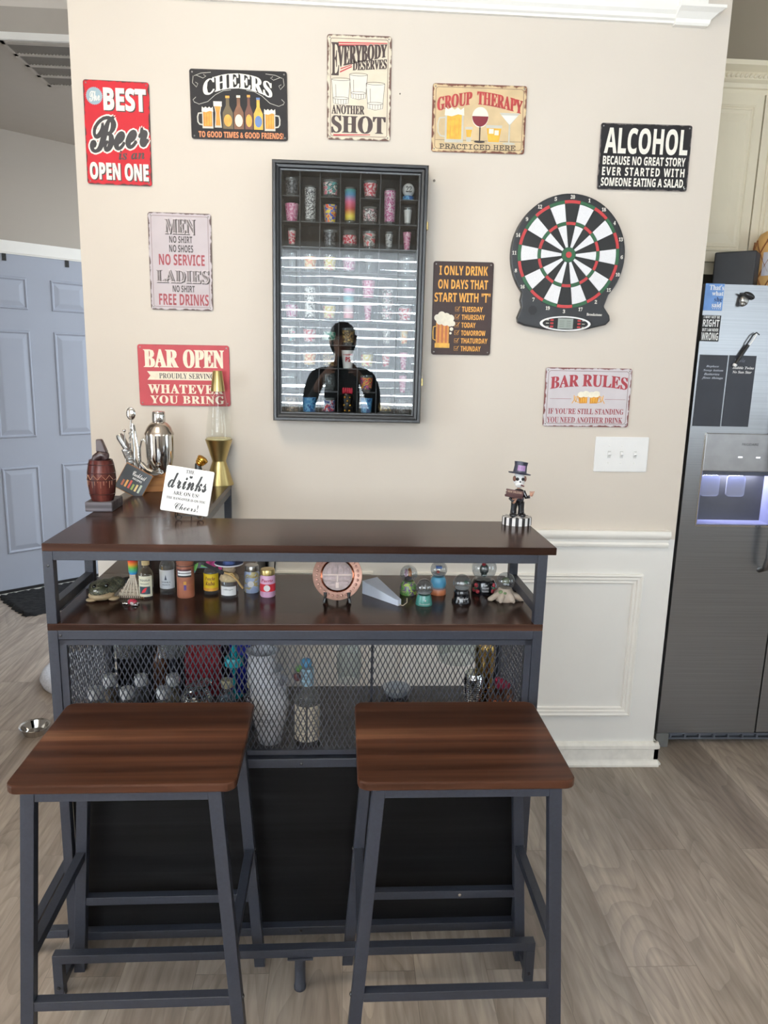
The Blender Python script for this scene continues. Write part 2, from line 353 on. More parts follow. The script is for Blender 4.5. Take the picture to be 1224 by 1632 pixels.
for nm, xa, xb, y0, y1, z0, z1 in (('left', -3.75, -3.65, -3.20, -1.50, .10, 2.15), ('right', 5.2, 5.3, -2.9, -1.0, .25, 2.25)):
    struct('wall_' + nm, MB().box(xa, xb, REAR - 0.1, y0, 0, 3.2).box(xa, xb, y1, .95, 0, 3.2).box(xa, xb, y0, y1, 0, z0).box(xa, xb, y0, y1, z1, 3.2), M_WALL)
    f = MB()
    for q in ((y0 - .07, y0, z0 - .07, z1 + .07), (y1, y1 + .07, z0 - .07, z1 + .07), (y0, y1, z0 - .07, z0), (y0, y1, z1, z1 + .07)): f.box(xa - .01, xb + .01, q[0], q[1], q[2], q[3])
    o = struct('window_3' if nm == 'left' else 'window_4', f, M_TRIM)  # the right-hand opening is unseen, added along with the side fill light
    MB().box((xa + xb) / 2 - .03, (xa + xb) / 2 - .025, y0, y1, z0, z1).build('window_pane', M_GLASS, o)
struct('wall_kitchen', MB().box(XR, 5.3, 0.86, 0.95, 0, 3.2), M_KWALL)
struct('wall_added_blocker', MB().box(-3.65, -1.5, -0.80, -0.70, 0, 3.2), M_WALL)  # unseen wall, added to keep window light off the hall door
# rear wall with three window openings
WIN = [(-1.54, 0.72, 1.12, 2.33), (2.45, 4.15, 1.02, 2.42)]
b = MB(); x = -3.75
for x0, x1, z0, z1 in WIN:
    b.box(x, x0, REAR - 0.1, REAR, 0, 3.2); b.box(x0, x1, REAR - 0.1, REAR, 0, z0); b.box(x0, x1, REAR - 0.1, REAR, z1, 3.2); x = x1
b.box(x, 5.3, REAR - 0.1, REAR, 0, 3.2); struct('wall_rear', b, M_WALL)
for i, (x0, x1, z0, z1) in enumerate(WIN):
    f = MB()
    for q in ((x0 - .07, x0, z0 - .07, z1 + .07), (x1, x1 + .07, z0 - .07, z1 + .07), (x0, x1, z0 - .07, z0), (x0, x1, z1, z1 + .07)): f.box(q[0], q[1], REAR - .001, REAR + .02, q[2], q[3])
    f.box(x0 - .1, x1 + .1, REAR, REAR + .06, z0 - .03, z0 - .005)
    o = struct('window_%d' % (i + 1), f, M_TRIM)
    MB().box(x0, x1, REAR - 0.075, REAR - 0.07, z0, z1).build('window_pane', M_GLASS, o)

# angled hall wall with the six-panel door
HA = radians(41.45); HP = Vector((-2.152, 1.985, 0))
o = struct('wall_hall', MB().box(-2.2, -0.16, 0.0, 0.08, 0, 2.75).box(0.87, 2.9, 0.0, 0.08, 0, 2.75).box(-0.16, 0.87, 0.0, 0.08, 2.12, 2.75), M_HALL_SHADE); o.location = HP; o.rotation_euler = (0, 0, HA)
def loop_frame(mb, x0, x1, z0, z1, prof, y=0.0):
    """mitred rectangular moulding; prof: (inward, outward) with outward towards -y"""
    n = len(prof); vs = []
    for d, h in prof: vs += [(x0 + d, y - h, z0 + d), (x1 - d, y - h, z0 + d), (x1 - d, y - h, z1 - d), (x0 + d, y - h, z1 - d)]
    mb.add(vs, [(i * 4 + j, i * 4 + (j + 1) % 4, (i + 1) * 4 + (j + 1) % 4, (i + 1) * 4 + j) for i in range(n - 1) for j in range(4)])
door = MB().box(-0.07, 0.78, 0.0, 0.04, 0.022, 2.06)
for s0 in (0.065, 0.427):
    for z0, z1 in ((1.745, 1.93), (0.975, 1.62), (0.253, 0.795)):
        loop_frame(door, s0, s0 + .222, z0, z1, [(0, 0), (0.004, 0.007), (0.010, 0.008), (0.016, 0.002), (0.020, 0.001), (0.045, 0.007), (0.05, 0.0075), (0.10, 0.0075)])
        door.box(s0 + .05, s0 + .172, -0.0076, 0.0, z0 + .05, z1 - .05)
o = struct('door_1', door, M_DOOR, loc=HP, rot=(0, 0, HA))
MB().box(-0.07, 0.78, -0.006, 0.036, 0.003, 0.022).build('door_sweep', M_BLK, o)
casing = MB().box(-0.16, 0.87, -0.016, 0.03, 2.066, 2.132).box(-0.16, -0.075, -0.016, 0.03, 0, 2.066).box(0.785, 0.87, -0.016, 0.03, 0, 2.066).box(-0.075, 0.785, -0.008, 0.0, 2.058, 2.066)
struct('trim_2', casing, M_TRIM, loc=HP, rot=(0, 0, HA))
struct('trim_3', MB().box(-0.075, 0.785, -0.05, 0.03, 0, 0.004), mat('threshold', (196, 192, 186), 0.4), loc=HP, rot=(0, 0, HA))

# chair rail, panel mouldings, baseboard, head moulding of the bar wall
rail = [(0, .857), (.012, .857), (.015, .862), (.015, .868), (.009, .874), (.010, .884), (.021, .890), (.027, .899), (.028, .908), (.023, .918), (0, .918)]
struct('trim_4', MB().profile(rail, (XL, 0, 0), (1.163, 0, 0), (0, -1, 0)), M_TRIM, smooth=35)
pm = [(0, 0), (0.0, .012), (.006, .014), (.012, .010), (.020, .011), (.024, .006), (.032, .008), (.036, .004), (.036, 0)]
b = MB(); loop_frame(b, 0.21, 1.084, 0.200, 0.754, pm); struct('trim_5', b, M_TRIM)
b = MB(); loop_frame(b, -0.77, 0.102, 0.200, 0.754, pm); struct('trim_6', b, M_TRIM)
base = [(0, 0), (.030, 0), (.030, .008), (.019, .018), (.017, .024), (.017, .066), (.021, .070), (.020, .082), (.010, .092), (0, .092)]
struct('baseboard_back', MB().profile(base, (XL, 0, 0), (1.207, 0, 0), (0, -1, 0)).profile(base, (XR, -.017, 0), (XR, .9, 0), (1, 0, 0)), mat('scuffed_trim', (240, 237, 230), 0.45, var=0.05, scale=30))
hm = [(0, 2.546), (.012, 2.546), (.014, 2.552), (.022, 2.556), (.026, 2.566), (.034, 2.574), (.034, 2.580), (0, 2.580)]
cp = [(0, 2.540), (.018, 2.540), (.022, 2.546), (.024, 2.556), (.040, 2.570), (.056, 2.578), (.056, 2.586), (0, 2.586)]
struct('trim_7', MB().profile(hm, (-0.6, 0, 0), (1.03, 0, 0), (0, -1, 0)).box(-0.6, 1.03, -0.016, 0, 2.58, 2.8), M_TRIM)
b = MB().box(1.012, 1.098, -.034, 0, 2.58, 2.8)
for q in (cp,):
    n = len(q); v = [(1.004 - 0.0 * a, -a, z) for a, z in q] + [(1.092 + a, -a, z) for a, z in q]
    b.add(v, [(i, (i + 1) % n, n + (i + 1) % n, n + i) for i in range(n)] + [tuple(range(n))[::-1]]); b.add([(1.092 + a, -a, z) for a, z in q] + [(1.092 + a, 0, z) for a, z in q], [(i, (i + 1) % n, n + (i + 1) % n, n + i) for i in range(n)])
struct('trim_8', b, M_TRIM)

# air return in the hall ceiling
g = thing('ceiling_vent', 'slatted grey air return grille in the hall ceiling', 'vent', (-1.19, 1.13, 2.74))
f = MB()
for k in range(5): f.box(-.25, .25, -.25 + k * .119, -.226 + k * .119, -.008, 0)
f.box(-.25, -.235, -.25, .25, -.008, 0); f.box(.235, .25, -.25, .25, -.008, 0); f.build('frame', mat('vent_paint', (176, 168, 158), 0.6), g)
s = MB()
for k in range(33):
    x = -.232 + k * .0145
    s.add([(x, -.226, -.007), (x + .009, -.226, -.0005), (x + .009, .226, -.0005), (x, .226, -.007), (x + .001, -.226, -.008), (x + .010, -.226, -.0015), (x + .010, .226, -.0015), (x + .001, .226, -.008)], [(0, 1, 2, 3), (7, 6, 5, 4), (0, 4, 5, 1), (3, 2, 6, 7), (0, 3, 7, 4), (1, 5, 6, 2)])
s.build('louvres', mat('vent_louvre', (98, 90, 80), 0.6), g)

# blinds in the window behind the camera (mirrored in the display case)
m = bpy.data.materials.new('blind_slat'); m.use_nodes = True; n, l = nodes(m); n.remove(n['Principled BSDF'])
no = n.new('ShaderNodeTexNoise'); no.inputs['Scale'].default_value = 8
cr = n.new('ShaderNodeValToRGB'); cr.color_ramp.elements[0].color = (.86, .89, .94, 1); cr.color_ramp.elements[1].color = (.93, .95, .97, 1); l.new(no.outputs[0], cr.inputs[0])
d = n.new('ShaderNodeBsdfDiffuse'); t = n.new('ShaderNodeBsdfTranslucent'); mx = n.new('ShaderNodeMixShader'); mx.inputs[0].default_value = 0.70
l.new(cr.outputs[0], d.inputs[0]); l.new(cr.outputs[0], t.inputs[0]); l.new(d.outputs[0], mx.inputs[1]); l.new(t.outputs[0], mx.inputs[2]); l.new(mx.outputs[0], n['Material Output'].inputs[0])
bl = thing('window_blind', 'white slatted blind in the bright window behind the camera', 'blind', (-0.41, REAR + 0.05, 1.09))
b = MB(); rr = random.Random(3)
for k in range(19):
    z = 0.03 + k * .066; a = radians(64 + rr.uniform(-7, 7)); w = .031; pts = []
    for i in range(9):
        x = -1.12 + i * .28; dz = rr.uniform(-.008, .008)
        pts += [(x, -w * cos(a), z - w * sin(a) + dz), (x, -.004, z + dz + .002), (x, w * cos(a), z + w * sin(a) + dz)]
    b.add(pts, [(i * 3 + j, i * 3 + 3 + j, i * 3 + 4 + j, i * 3 + 1 + j) for i in range(8) for j in range(2)])
b.build('slats', m, bl, smooth=60)
MB().box(-1.12, 1.12, -.03, .03, 1.27, 1.31).build('head_rail', M_WHITE, bl)
for x in (-.8, 0, .8): MB().tube([(x, .034, 0.0), (x, .034, 1.27)], .002, 5).build('lift_cord', M_WHITE, bl)
# ------------------------------------------------------------------ kitchen side: refrigerator, cabinet
FY = 0.112
fr = thing('refrigerator', 'tall stainless steel side-by-side refrigerator right of the bar wall', 'refrigerator', (1.255, FY, 0))
MB().box(0.005, 0.905, 0.075, 0.70, 0.02, 1.775).build('cabinet_body', mat('fridge_side', (62, 63, 66), 0.5), fr, bevel=0.004)
# freezer door built round the dispenser recess
dz0, dz1, dx0, dx1 = 0.917, 1.118, 0.062, 0.352
d = MB().box(0, .398, 0, .07, .066, dz0).box(0, .398, 0, .07, 1.262, 1.785).box(0, dx0, 0, .07, dz0, 1.262).box(dx1, .398, 0, .07, dz0, 1.262)
d.build('freezer_door', M_STEEL, fr)
MB().box(.404, .91, 0, .07, .066, 1.785).build('fridge_door', M_STEEL, fr, bevel=.004)
hb = MB()
hx_, hz_ = at(1224, 897, y=FY - .05).x - 1.255, at(1222, 912, y=FY - .03).z
for x, z0, z1 in ((min(.386, hx_), hz_, 1.56), (.438, hz_, 1.56)): hb.tube([(x, 0.0, z0), (x, -.035, z0 + .015), (x, -.05, z0 + .06), (x, -.05, z1 - .06), (x, -.035, z1 - .015), (x, 0.0, z1)], .011, 10)
hb.build('door_handle', M_STEEL, fr, smooth=50)
g = MB().box(.06, .9, .035, .06, .018, .026).box(.06, .9, .035, .06, .040, .046).box(.06, .9, .05, .07, .012, .062)
for k in range(14): g.box(.07 + k * .06, .078 + k * .06, .034, .06, .02, .044)
g.build('toe_grille', mat('grille_grey', (84, 88, 96), 0.5), fr)
MB().box(.0, .052, .004, .07, 0.0, .060).build('foot_cover', mat('foot_grey', (104, 104, 102), 0.5), fr, bevel=.003)
ds = MB().box(dx0, dx1, -.003, .03, 1.120, 1.262).build('dispenser_panel', mat('dispenser_grey', (160, 160, 162), 0.35, 0.6), fr, bevel=.004)
t = MB(); wrap_text(t, 'FRIGIDAIRE', 'sans', Matrix.Translation((.232, -.0036, 1.222)) @ UPRIGHT, .062, .009); t.build('lettering', mat('grey_ink', (70, 70, 74), .5), ds)
for x in (.20, .268): MB().box(x - .008, x + .008, -.0036, -.002, 1.172, 1.177).build('indicator_light', mat('indicator', (245, 245, 255), .4, emit=2.0), ds)
MB().box(dx0 + .004, dx1 - .004, .012, .035, 1.104, 1.120).build('dispenser_lip', mat('lip_grey', (76, 80, 92), .4), ds)
M_CAV = mat('dispenser_cavity', (150, 154, 190), 0.3)
c = MB().box(dx0, dx1, .118, .122, dz0, 1.12).box(dx0 + .0005, dx0 + .004, .001, .12, dz0 + .0005, 1.12).box(dx1 - .004, dx1 - .0005, .001, .12, dz0 + .0005, 1.12).box(dx0 + .004, dx1 - .004, .001, .12, dz0 + .0005, dz0 + .004).box(dx0, dx1, .03, .12, 1.12, 1.124)
c.build('dispenser_recess', M_CAV, fr)
b = MB()
for q in ((dx0 - .004, dx1 + .004, dz0 - .006, dz0), (dx0 - .005, dx0, dz0, 1.262), (dx1, dx1 + .005, dz0, 1.262)): b.box(q[0], q[1], -.003, .0, q[2], q[3])
b.build('dispenser_rim', M_CHROME, fr)
M_PADDLE = thin_glass('paddle_plastic', (215, 220, 245), 1.5, 0.05, 0.25)
for x in (.125, .225):
    q = MB(); q.prism(rrect(x - .036, x + .036, 1.018, 1.098, .012), -.030, -.036, UPRIGHT @ Matrix.Translation((0, 0, -.0)) ); o = q.build('paddle', M_PADDLE, fr); o.location = (0, .018, 0)
MB().tube([(.262, .09, 1.115), (.268, .085, 1.04), (.262, .085, dz0 + .002)], .010, 10).tube([(.28, .095, 1.115), (.284, .09, dz0 + .002)], .005, 8).build('water_tube', M_PADDLE, fr, smooth=60)
l = bpy.data.lights.new('dispenser_lamp', 'AREA'); l.shape = 'RECTANGLE'; l.size = .22; l.size_y = .05; l.energy = 5.0; l.color = (.78, .80, 1.0)
o = bpy.data.objects.new('dispenser_lamp', l); COL.objects.link(o); o.parent = fr; o.location = (.207, .07, 1.116)

def magnet(name, label, cat, u0, v0, u1, v1, m, th=.003):
    vm = (v0 + v1) / 2; a, c = at(u0, vm, y=FY - .001), at(u1, vm, y=FY - .001); a.z, c.z = at((u0 + u1) / 2, v0, y=FY - .001).z, at((u0 + u1) / 2, v1, y=FY - .001).z
    w, h = abs(c.x - a.x), abs(a.z - c.z)
    o = MB().box(-w / 2, w / 2, -th, 0, -h / 2, h / 2).build(name, m, loc=((a.x + c.x) / 2, FY - .0005, (a.z + c.z) / 2)); tag(o, label, cat); return o, w, h
def lines(o, th, rows, m, name='lettering', st='bold', off=0.0):
    t = MB()
    for s, x, z, w, h in rows: wrap_text(t, s, st, Matrix.Translation((x, -th - .0004, z)) @ UPRIGHT, w, h, off)
    return t.build(name, m, o)
o, w, h = magnet('refrigerator_magnet', "square blue magnet reading That's what she said at the refrigerator's top corner", 'magnet', 1122.3, 452, 1152.3, 495, mat('magnet_blue', (104, 146, 206), .4, var=.08, scale=30))
lines(o, .003, [("That's", .10 * w, .36 * h, .76 * w, .2 * h), ('what', .18 * w, .14 * h, .6 * w, .17 * h), ('said', .18 * w, -.29 * h, .5 * w, .19 * h), ('- - - - -', .2 * w, -.43 * h, .44 * w, .03 * h)], M_PAPER, st='serif', off=.02)
lines(o, .003, [('she', .24 * w, -.08 * h, .42 * w, .17 * h)], mat('navy_ink', (32, 50, 90), .5), 'lettering', 'serif', .01)
o, w, h = magnet('refrigerator_magnet', 'black and white word magnet with RIGHT and WRONG in big letters', 'magnet', 1117, 502.5, 1146.7, 544, M_INK)
lines(o, .003, [('I MAY NOT BE', 0, .43 * h, .86 * w, .10 * h), ('RIGHT', 0, .20 * h, .88 * w, .28 * h), ('BUT I AM NEVER', 0, -.06 * h, .86 * w, .12 * h), ('WRONG', 0, -.31 * h, .9 * w, .30 * h)], M_PAPER, off=.01)
M_SLATE = mat('chalk_slate', (40, 42, 50), .45, var=.08, scale=12); M_CHALK = mat('chalk', (200, 204, 214), .8)
o, w, h = magnet('magnetic_note_board', 'left black magnetic note board with four handwritten lines', 'note board', 1109.7, 565.5, 1153.8, 679.5, M_SLATE, .002)
lines(o, .002, [('Replace', -.02 * w, .34 * h, .46 * w, .035 * h), ('Soap lotion', .02 * w, .285 * h, .72 * w, .035 * h), ('Batteries', -.02 * w, .235 * h, .56 * w, .032 * h), ('floss things', .02 * w, .18 * h, .76 * w, .038 * h)], M_CHALK, st='ital')
o, w, h = magnet('magnetic_note_board', 'right black magnetic note board under the marker, two lines in white', 'note board', 1156.2, 566.5, 1198.8, 680, M_SLATE, .002)
lines(o, .002, [('Bubble Twins', .05 * w, .33 * h, .80 * w, .036 * h), ('No Sun Star', .02 * w, .27 * h, .72 * w, .036 * h)], M_PAPER, st='ital', off=.01)
lines(o, .002, [('Movie', -.12 * w, .43 * h, .42 * w, .05 * h)], mat('faint_chalk', (110, 112, 120), .8), st='ital')
a, c = at(1171, 582, y=FY - .012), at(1206, 530, y=FY - .012)
mk = thing('marker_pen', 'black and white marker slanting across the right note board', 'marker', a)
d = c - a
MB().tube([d * .02, d * .45, d * .62], [.0055, .006, .0058], 10).build('barrel', M_BLK, mk, smooth=50)
MB().tube([-d * .04, d * .03], [.007, .008], 10).build('cap', M_WHITE, mk, smooth=50)
q = Vector((d.z, 0, -d.x)).normalized() * .006
MB().tube([d * .62 - q, d * .9 - q, d * 1.0, d * .99 + q * 2.2], .0022, 8).build('clip', M_BLK, mk, smooth=50)
MB().tube([d * .62 + q * .6, d * .86 + q * .8, d * .97 + q * .3], .0032, 8).build('loop', M_WHITE, mk, smooth=50)
a = at(1188, 476, y=FY - .012)
sk = thing('hat_magnet', 'small silver head magnet wearing a black hat', 'magnet', a)
MB().ball((-.004, 0, -.006), (.016, .010, .020)).ball((-.010, -.004, -.018), (.010, .008, .010)).build('head', M_NICKEL, sk, smooth=60)
MB().ball((.006, -.002, .014), (.022, .012, .011), T=Matrix.Rotation(radians(25), 4, 'Y')).ball((-.004, -.003, .006), (.026, .012, .004), T=Matrix.Rotation(radians(25), 4, 'Y')).build('hat', M_BLK, sk, smooth=60)

# on top of the refrigerator
a, c = at(1148, 408, y=.24), at(1199, 452, y=.24); zf = 1.776
bc_ = at(1173, 430, y=.33); o = MB().box(-.072, .072, -.05, .05, 0, at(1173, 405, y=.28).z - zf + .012).build('speaker_box', mat('speaker_black', (30, 30, 33), .55, var=.15), loc=(bc_.x, .33, zf), rot=(0, 0, radians(-37)), bevel=.005); tag(o, 'plain black box on top of the refrigerator', 'box')
px = at(1240, 410, y=.34).x
jar = thing('waffle_jar', 'tan waffle-patterned jar with a pale label on top of the refrigerator', 'jar', (px, .36, zf))
MB().lathe([(.062, 0), (.070, .01), (.076, .06), (.078, .12), (.074, .16), (.060, .185), (.04, .195)], 40).build('body', mat('waffle_tan', (206, 162, 100), .6), jar, smooth=40)
b = MB()
for k in range(10):
    for sgn in (1, -1):
        b.tube([((r := (.0715, .0745, .0765, .0778, .0784, .0788, .0788, .0782, .0765)[t]) * cos(k * 2 * pi / 10 + sgn * t * .16), r * sin(k * 2 * pi / 10 + sgn * t * .16), .012 + t * .019) for t in range(9)], .0024, 4)
b.build('lattice', mat('waffle_line', (132, 82, 42), .6), jar)
jar.scale = (1.0, 1.0, 1.22)
b = MB(); b.add([(.0800 * cos(t), .0800 * sin(t), z) for t in [radians(-150 + i * 10) for i in range(9)] for z in (.055, .125)], [(i * 2, i * 2 + 2, i * 2 + 3, i * 2 + 1) for i in range(8)]); lb = b.build('label', mat('jar_label', (196, 196, 206), .5), jar)
# cabinet over the refrigerator
CY = 0.45
cb = thing('kitchen_cabinet', 'cream wall cabinet with rope crown moulding above the refrigerator', 'cabinet', (1.30, CY, 1.862))
MB().box(0, .95, .022, .405, 0, .70).build('carcass', M_CAB, cb)
for x0, x1 in ((.012, .268), (.274, .53), (.536, .94)):
    d = MB().box(x0, x1, .0, .02, .045, .655); loop_frame(d, x0 + .030, x1 - .030, .085, .615, [(0, 0), (.002, .004), (.007, .005), (.011, .001), (.015, .0006), (.018, .004), (.024, .003), (.030, .0006), (.062, .0045)])
    d.box(x0 + .092, x1 - .092, -.0045, .01, .147, .553); d.build('door', M_CAB, cb)
crown = [(0, .655), (.010, .655), (.012, .672), (.018, .676), (.022, .690), (.034, .700), (.034, .724), (.040, .728), (.060, .740), (.062, .756), (0, .756)]
MB().profile(crown, (-.01, .02, 0), (.95, .02, 0), (0, -1, 0)).build('crown_moulding', M_CAB, cb)
b = MB()
for k in range(52): b.ball((-.0 + k * .018, -.016, .712), (.0062, .0065, .010), 8, 6, T=Matrix.Translation((-.0 + k * .018, 0, .712)) @ Matrix.Rotation(radians(40), 4, 'Y') @ Matrix.Translation((-(-.0 + k * .018), 0, -.712)))
b.build('rope_bead', M_CAB, cb, smooth=60)

# ------------------------------------------------------------------ hall floor: mat, pet bed, bowl, door hooks
def hall(s, d, z=0.0): return HP + Vector((cos(HA) * s + sin(HA) * d, sin(HA) * s - cos(HA) * d, z))
rr = random.Random(5); b = MB(); N = 60; Mq = 34; vs = []
for j in range(Mq + 1):
    for i in range(N + 1):
        e = 0.012 * rr.uniform(-1, 1)
        vs.append((-.03 + .88 * i / N + (e if i in (0, N) else 0), -.06 - .47 * j / Mq + (e if j in (0, Mq) else 0), .002 if i in (0, N) or j in (0, Mq) else .014 + .010 * rr.random()))
b.add(vs, [(j * (N + 1) + i, j * (N + 1) + i + 1, (j + 1) * (N + 1) + i + 1, (j + 1) * (N + 1) + i) for j in range(Mq) for i in range(N)])
o = b.build('door_mat', mat('black_shag', (16, 17, 20), .95, var=.3, scale=150, bump=.8), loc=HP, rot=(0, 0, HA), smooth=70); tag(o, 'black shaggy mat on the floor in front of the hall door', 'door mat')
for s in (.171, .536):
    o = MB().box(-.011, .011, -.005, 0, -.025, .018).box(-.011, .011, -.005, .03, .016, .020).box(-.004, .004, -.009, -.005, -.006, .004).build('door_hook', M_BLK, loc=hall(s, .0005, 2.042), rot=(0, 0, HA))
    tag(o, 'black over-door hook %s on top of the hall door' % ('nearer the left picture edge' if s < .3 else 'nearer the bar wall'), 'hook')
pb = thing('pet_bed', 'round light grey plush pet bed on the hall floor left of the bar', 'pet bed', (-1.135, .78, 0))
MB().lathe([(.235, 0), (.262, .012), (.268, .03), (.258, .05), (.235, .06), (.215, .055), (.195, .048), (.19, .045)], 48).build('rim', M_FUR, pb, smooth=60)
MB().lathe([(.19, .04), (.16, .048), (.08, .052), (.01, .052)], 40, cap0=False).build('cushion', M_FUR, pb, smooth=60)
o = MB().lathe([(.036, 0), (.040, .001), (.052, .030), (.0585, .034), (.058, .036), (.051, .033), (.038, .006), (.01, .004)], 40, cap0=True, cap1=True).build('pet_bowl', M_CHROME, loc=(-1.222, .235, 0), smooth=40)
tag(o, 'small stainless steel pet bowl on the floor left of the bar', 'bowl')
# ------------------------------------------------------------------ L-shaped bar table
BX, BY, BT = -0.6775, -0.8882, 0.01424
ZT, ZC, ZS = 1.068, 0.8787, 0.545               # raised top, counter, floor of the mesh compartment
BW = 1.1545
def onbar(a, b, z): return Vector((BX + a * cos(BT) - b * sin(BT), BY + a * sin(BT) + b * cos(BT), z))
bar = thing('bar_table', 'L-shaped home bar with walnut tops, black steel frame and mesh front', 'bar table', (BX, BY, 0), BT)
T_ = .023
def slab(name, x0, x1, y0, y1, z0, z1, m): return MB().box(x0, x1, y0, y1, z0, z1).build(name, m, bar, bevel=.0015)
top = slab('raised_top', 0, 1.1745, 0, .290, ZT - .018, ZT, M_TOP)
slab('raised_top_return', 0, .30, .2902, .872, ZT - .018, ZT, M_TOPY)
slab('counter', 0, BW, 0, .409, ZC - .0165, ZC, M_TOP)
slab('counter_return', 0, .415, .4092, .872, ZC - .0165, ZC, M_TOPY)
def post(name, a, b, z0, z1): return MB().box(a, a + T_, b, b + T_, z0, z1).build(name, M_FRAME, bar, bevel=.0012)
for a in (0, BW - T_): post('upper_post', a, 0.0, ZC, ZT - .018); post('upper_post', a, .265, ZC, ZT - .018)
for a in (0, .277): post('return_post', a, .845, 0.0, ZT - .018)
for a in (0, BW - T_): post('post', a, 0.0, 0.0, ZC - .0165); post('rear_post', a, .384, 0.0, ZC - .0165)
def rail_(name, a0, a1, b0, b1, z0, z1): return MB().box(a0, a1, b0, b1, z0, z1).build(name, M_FRAME, bar, bevel=.0012)
zz = ZT - .018
rail_('top_rail', T_, BW - T_, 0.001, T_, zz - .021, zz); rail_('top_rail', .30, BW - T_, .266, .289, zz - .021, zz)
rail_('top_rail', .001, T_, T_, .265, zz - .021, zz); rail_('top_rail', BW - T_, BW - .001, T_, .265, zz - .021, zz)
rail_('return_rail', .278, .299, .29, .845, zz - .021, zz); rail_('return_rail', .001, T_ - .001, .29, .845, zz - .021, zz); rail_('return_rail', T_, .277, .846, .867, zz - .021, zz)
for a in (.001, BW - T_ + .001): rail_('guard_rail', a, a + T_ - .002, T_, .265, ZC + .024, ZC + .046)
zc = ZC - .0165
rail_('counter_rail', T_, BW - T_, .001, T_, zc - .0225, zc); rail_('counter_rail', T_, BW - T_, .385, .406, zc - .0225, zc)
for a in (.001, BW - T_ + .001): rail_('counter_rail', a, a + T_ - .002, T_, .384, zc - .0225, zc)
for x, z in ((T_ + .006, zc - .012), (.0115, zz - .034)): 
    MB().lathe([(.0035, 0), (.0033, .0012), (.001, .002)], 10, T=Matrix.Translation((x, .0005, z)) @ Matrix.Rotation(radians(90), 4, 'X')).build('bolt', M_BLK, bar)
# expanded-metal panels
def mesh_panel(w, h, cw=.0126, ch=.0285, t=.0022, d=.0024):
    mb = MB(); nc = int(round(w / cw)); cw = w / nc; nr = int(round(h / ch)); ch = h / nr; st = []
    for c in range(nc):
        for sg in (0, 1):
            pts = []
            for r in range(2 * nr + 1):
                side = r % 2
                x = c * cw + cw * ((.47 if side else .03) if sg == 0 else (.53 if side else .97))
                pts.append((x, r * ch / 2))
            st.append(pts)
    for pts in st:
        v = []
        for x, z in pts: v += [(x - t / 2, 0, z), (x + t / 2, 0, z), (x + t / 2, d, z), (x - t / 2, d, z)]
        f = [(i * 4 + j, i * 4 + (j + 1) % 4, i * 4 + 4 + (j + 1) % 4, i * 4 + 4 + j) for i in range(len(pts) - 1) for j in range(4)]
        mb.add(v, f)
    return mb
mz0, mz1 = .547, zc - .024
w0, w1 = T_ + .001, BW - T_ - .001
fr_ = MB().box(w0, w0 + .016, .003, .016, mz0, mz1).box(w1 - .016, w1, .003, .016, mz0, mz1).box(w0, w1, .003, .016, mz1 - .012, mz1).box(w0, w1, .003, .016, mz0 - .004, mz0 + .008)
mf = fr_.build('mesh_frame', M_FRAME, bar)
mp_ = mesh_panel(w1 - w0 - .032, mz1 - mz0 - .020); o = mp_.build('mesh_panel', M_FRAME, mf, loc=(w0 + .016, .008, mz0 + .008))
sd = mesh_panel(.384 - T_, mz1 - mz0 - .008, d=.0016)
for a in (.0115, BW - .0115):
    o = sd.build('side_mesh_panel', M_FRAME, bar, loc=(a, T_, mz0 + .004), rot=(0, 0, radians(90)))
MB().tube([(.748, .02, mz0 - .002), (.748, .02, zc)], .0032, 8).build('centre_rod', M_FRAME, bar)
M_BOARD = mat('black_board', (46, 47, 51), .45, var=.06)
MB().box(.003, BW - .003, .0235, .383, ZS - .014, ZS).build('compartment_floor', M_BOARD, bar)
rail_('middle_rail', T_, BW - T_, .001, T_, .509, .5325); rail_('bottom_rail', T_, BW - T_, .001, T_, .037, .060); rail_('bottom_rail', T_, BW - T_, .385, .406, .037, .060)
for a in (.001, BW - T_ + .001): rail_('side_bottom_rail', a, a + T_ - .002, T_, .384, .037, .060)
MB().box(T_, BW - T_, .0235, .0355, .055, .531).build('front_panel', M_MDF, bar)
for z in (.520, .049): MB().lathe([(.0042, 0), (.004, .0015), (.001, .0028)], 10, T=Matrix.Translation((.580, .0005, z)) @ Matrix.Rotation(radians(90), 4, 'X')).build('bolt', M_BLK, bar)
# L return cabinet: dark boards behind the left half of the compartment
MB().box(.024, .415, .412, .424, .04, zc).build('return_front_panel', M_MDF, bar)
MB().box(.403, .415, .4245, .85, .04, zc).build('return_side_panel', M_MDF, bar)
MB().box(.168, .196, .400, .4115, ZS, zc).build('return_upright', M_FRAME, bar)
# stemware rack under the counter
rk = MB()
for k in range(9):
    if k in (0, 1): continue
    rk.box(.10 + k * .12, .116 + k * .12, .10, .384, zc - .016, zc - .010)
    rk.box(.106 + k * .12, .110 + k * .12, .10, .384, zc - .010, zc)
rk.build('glass_rack', M_FRAME, bar)
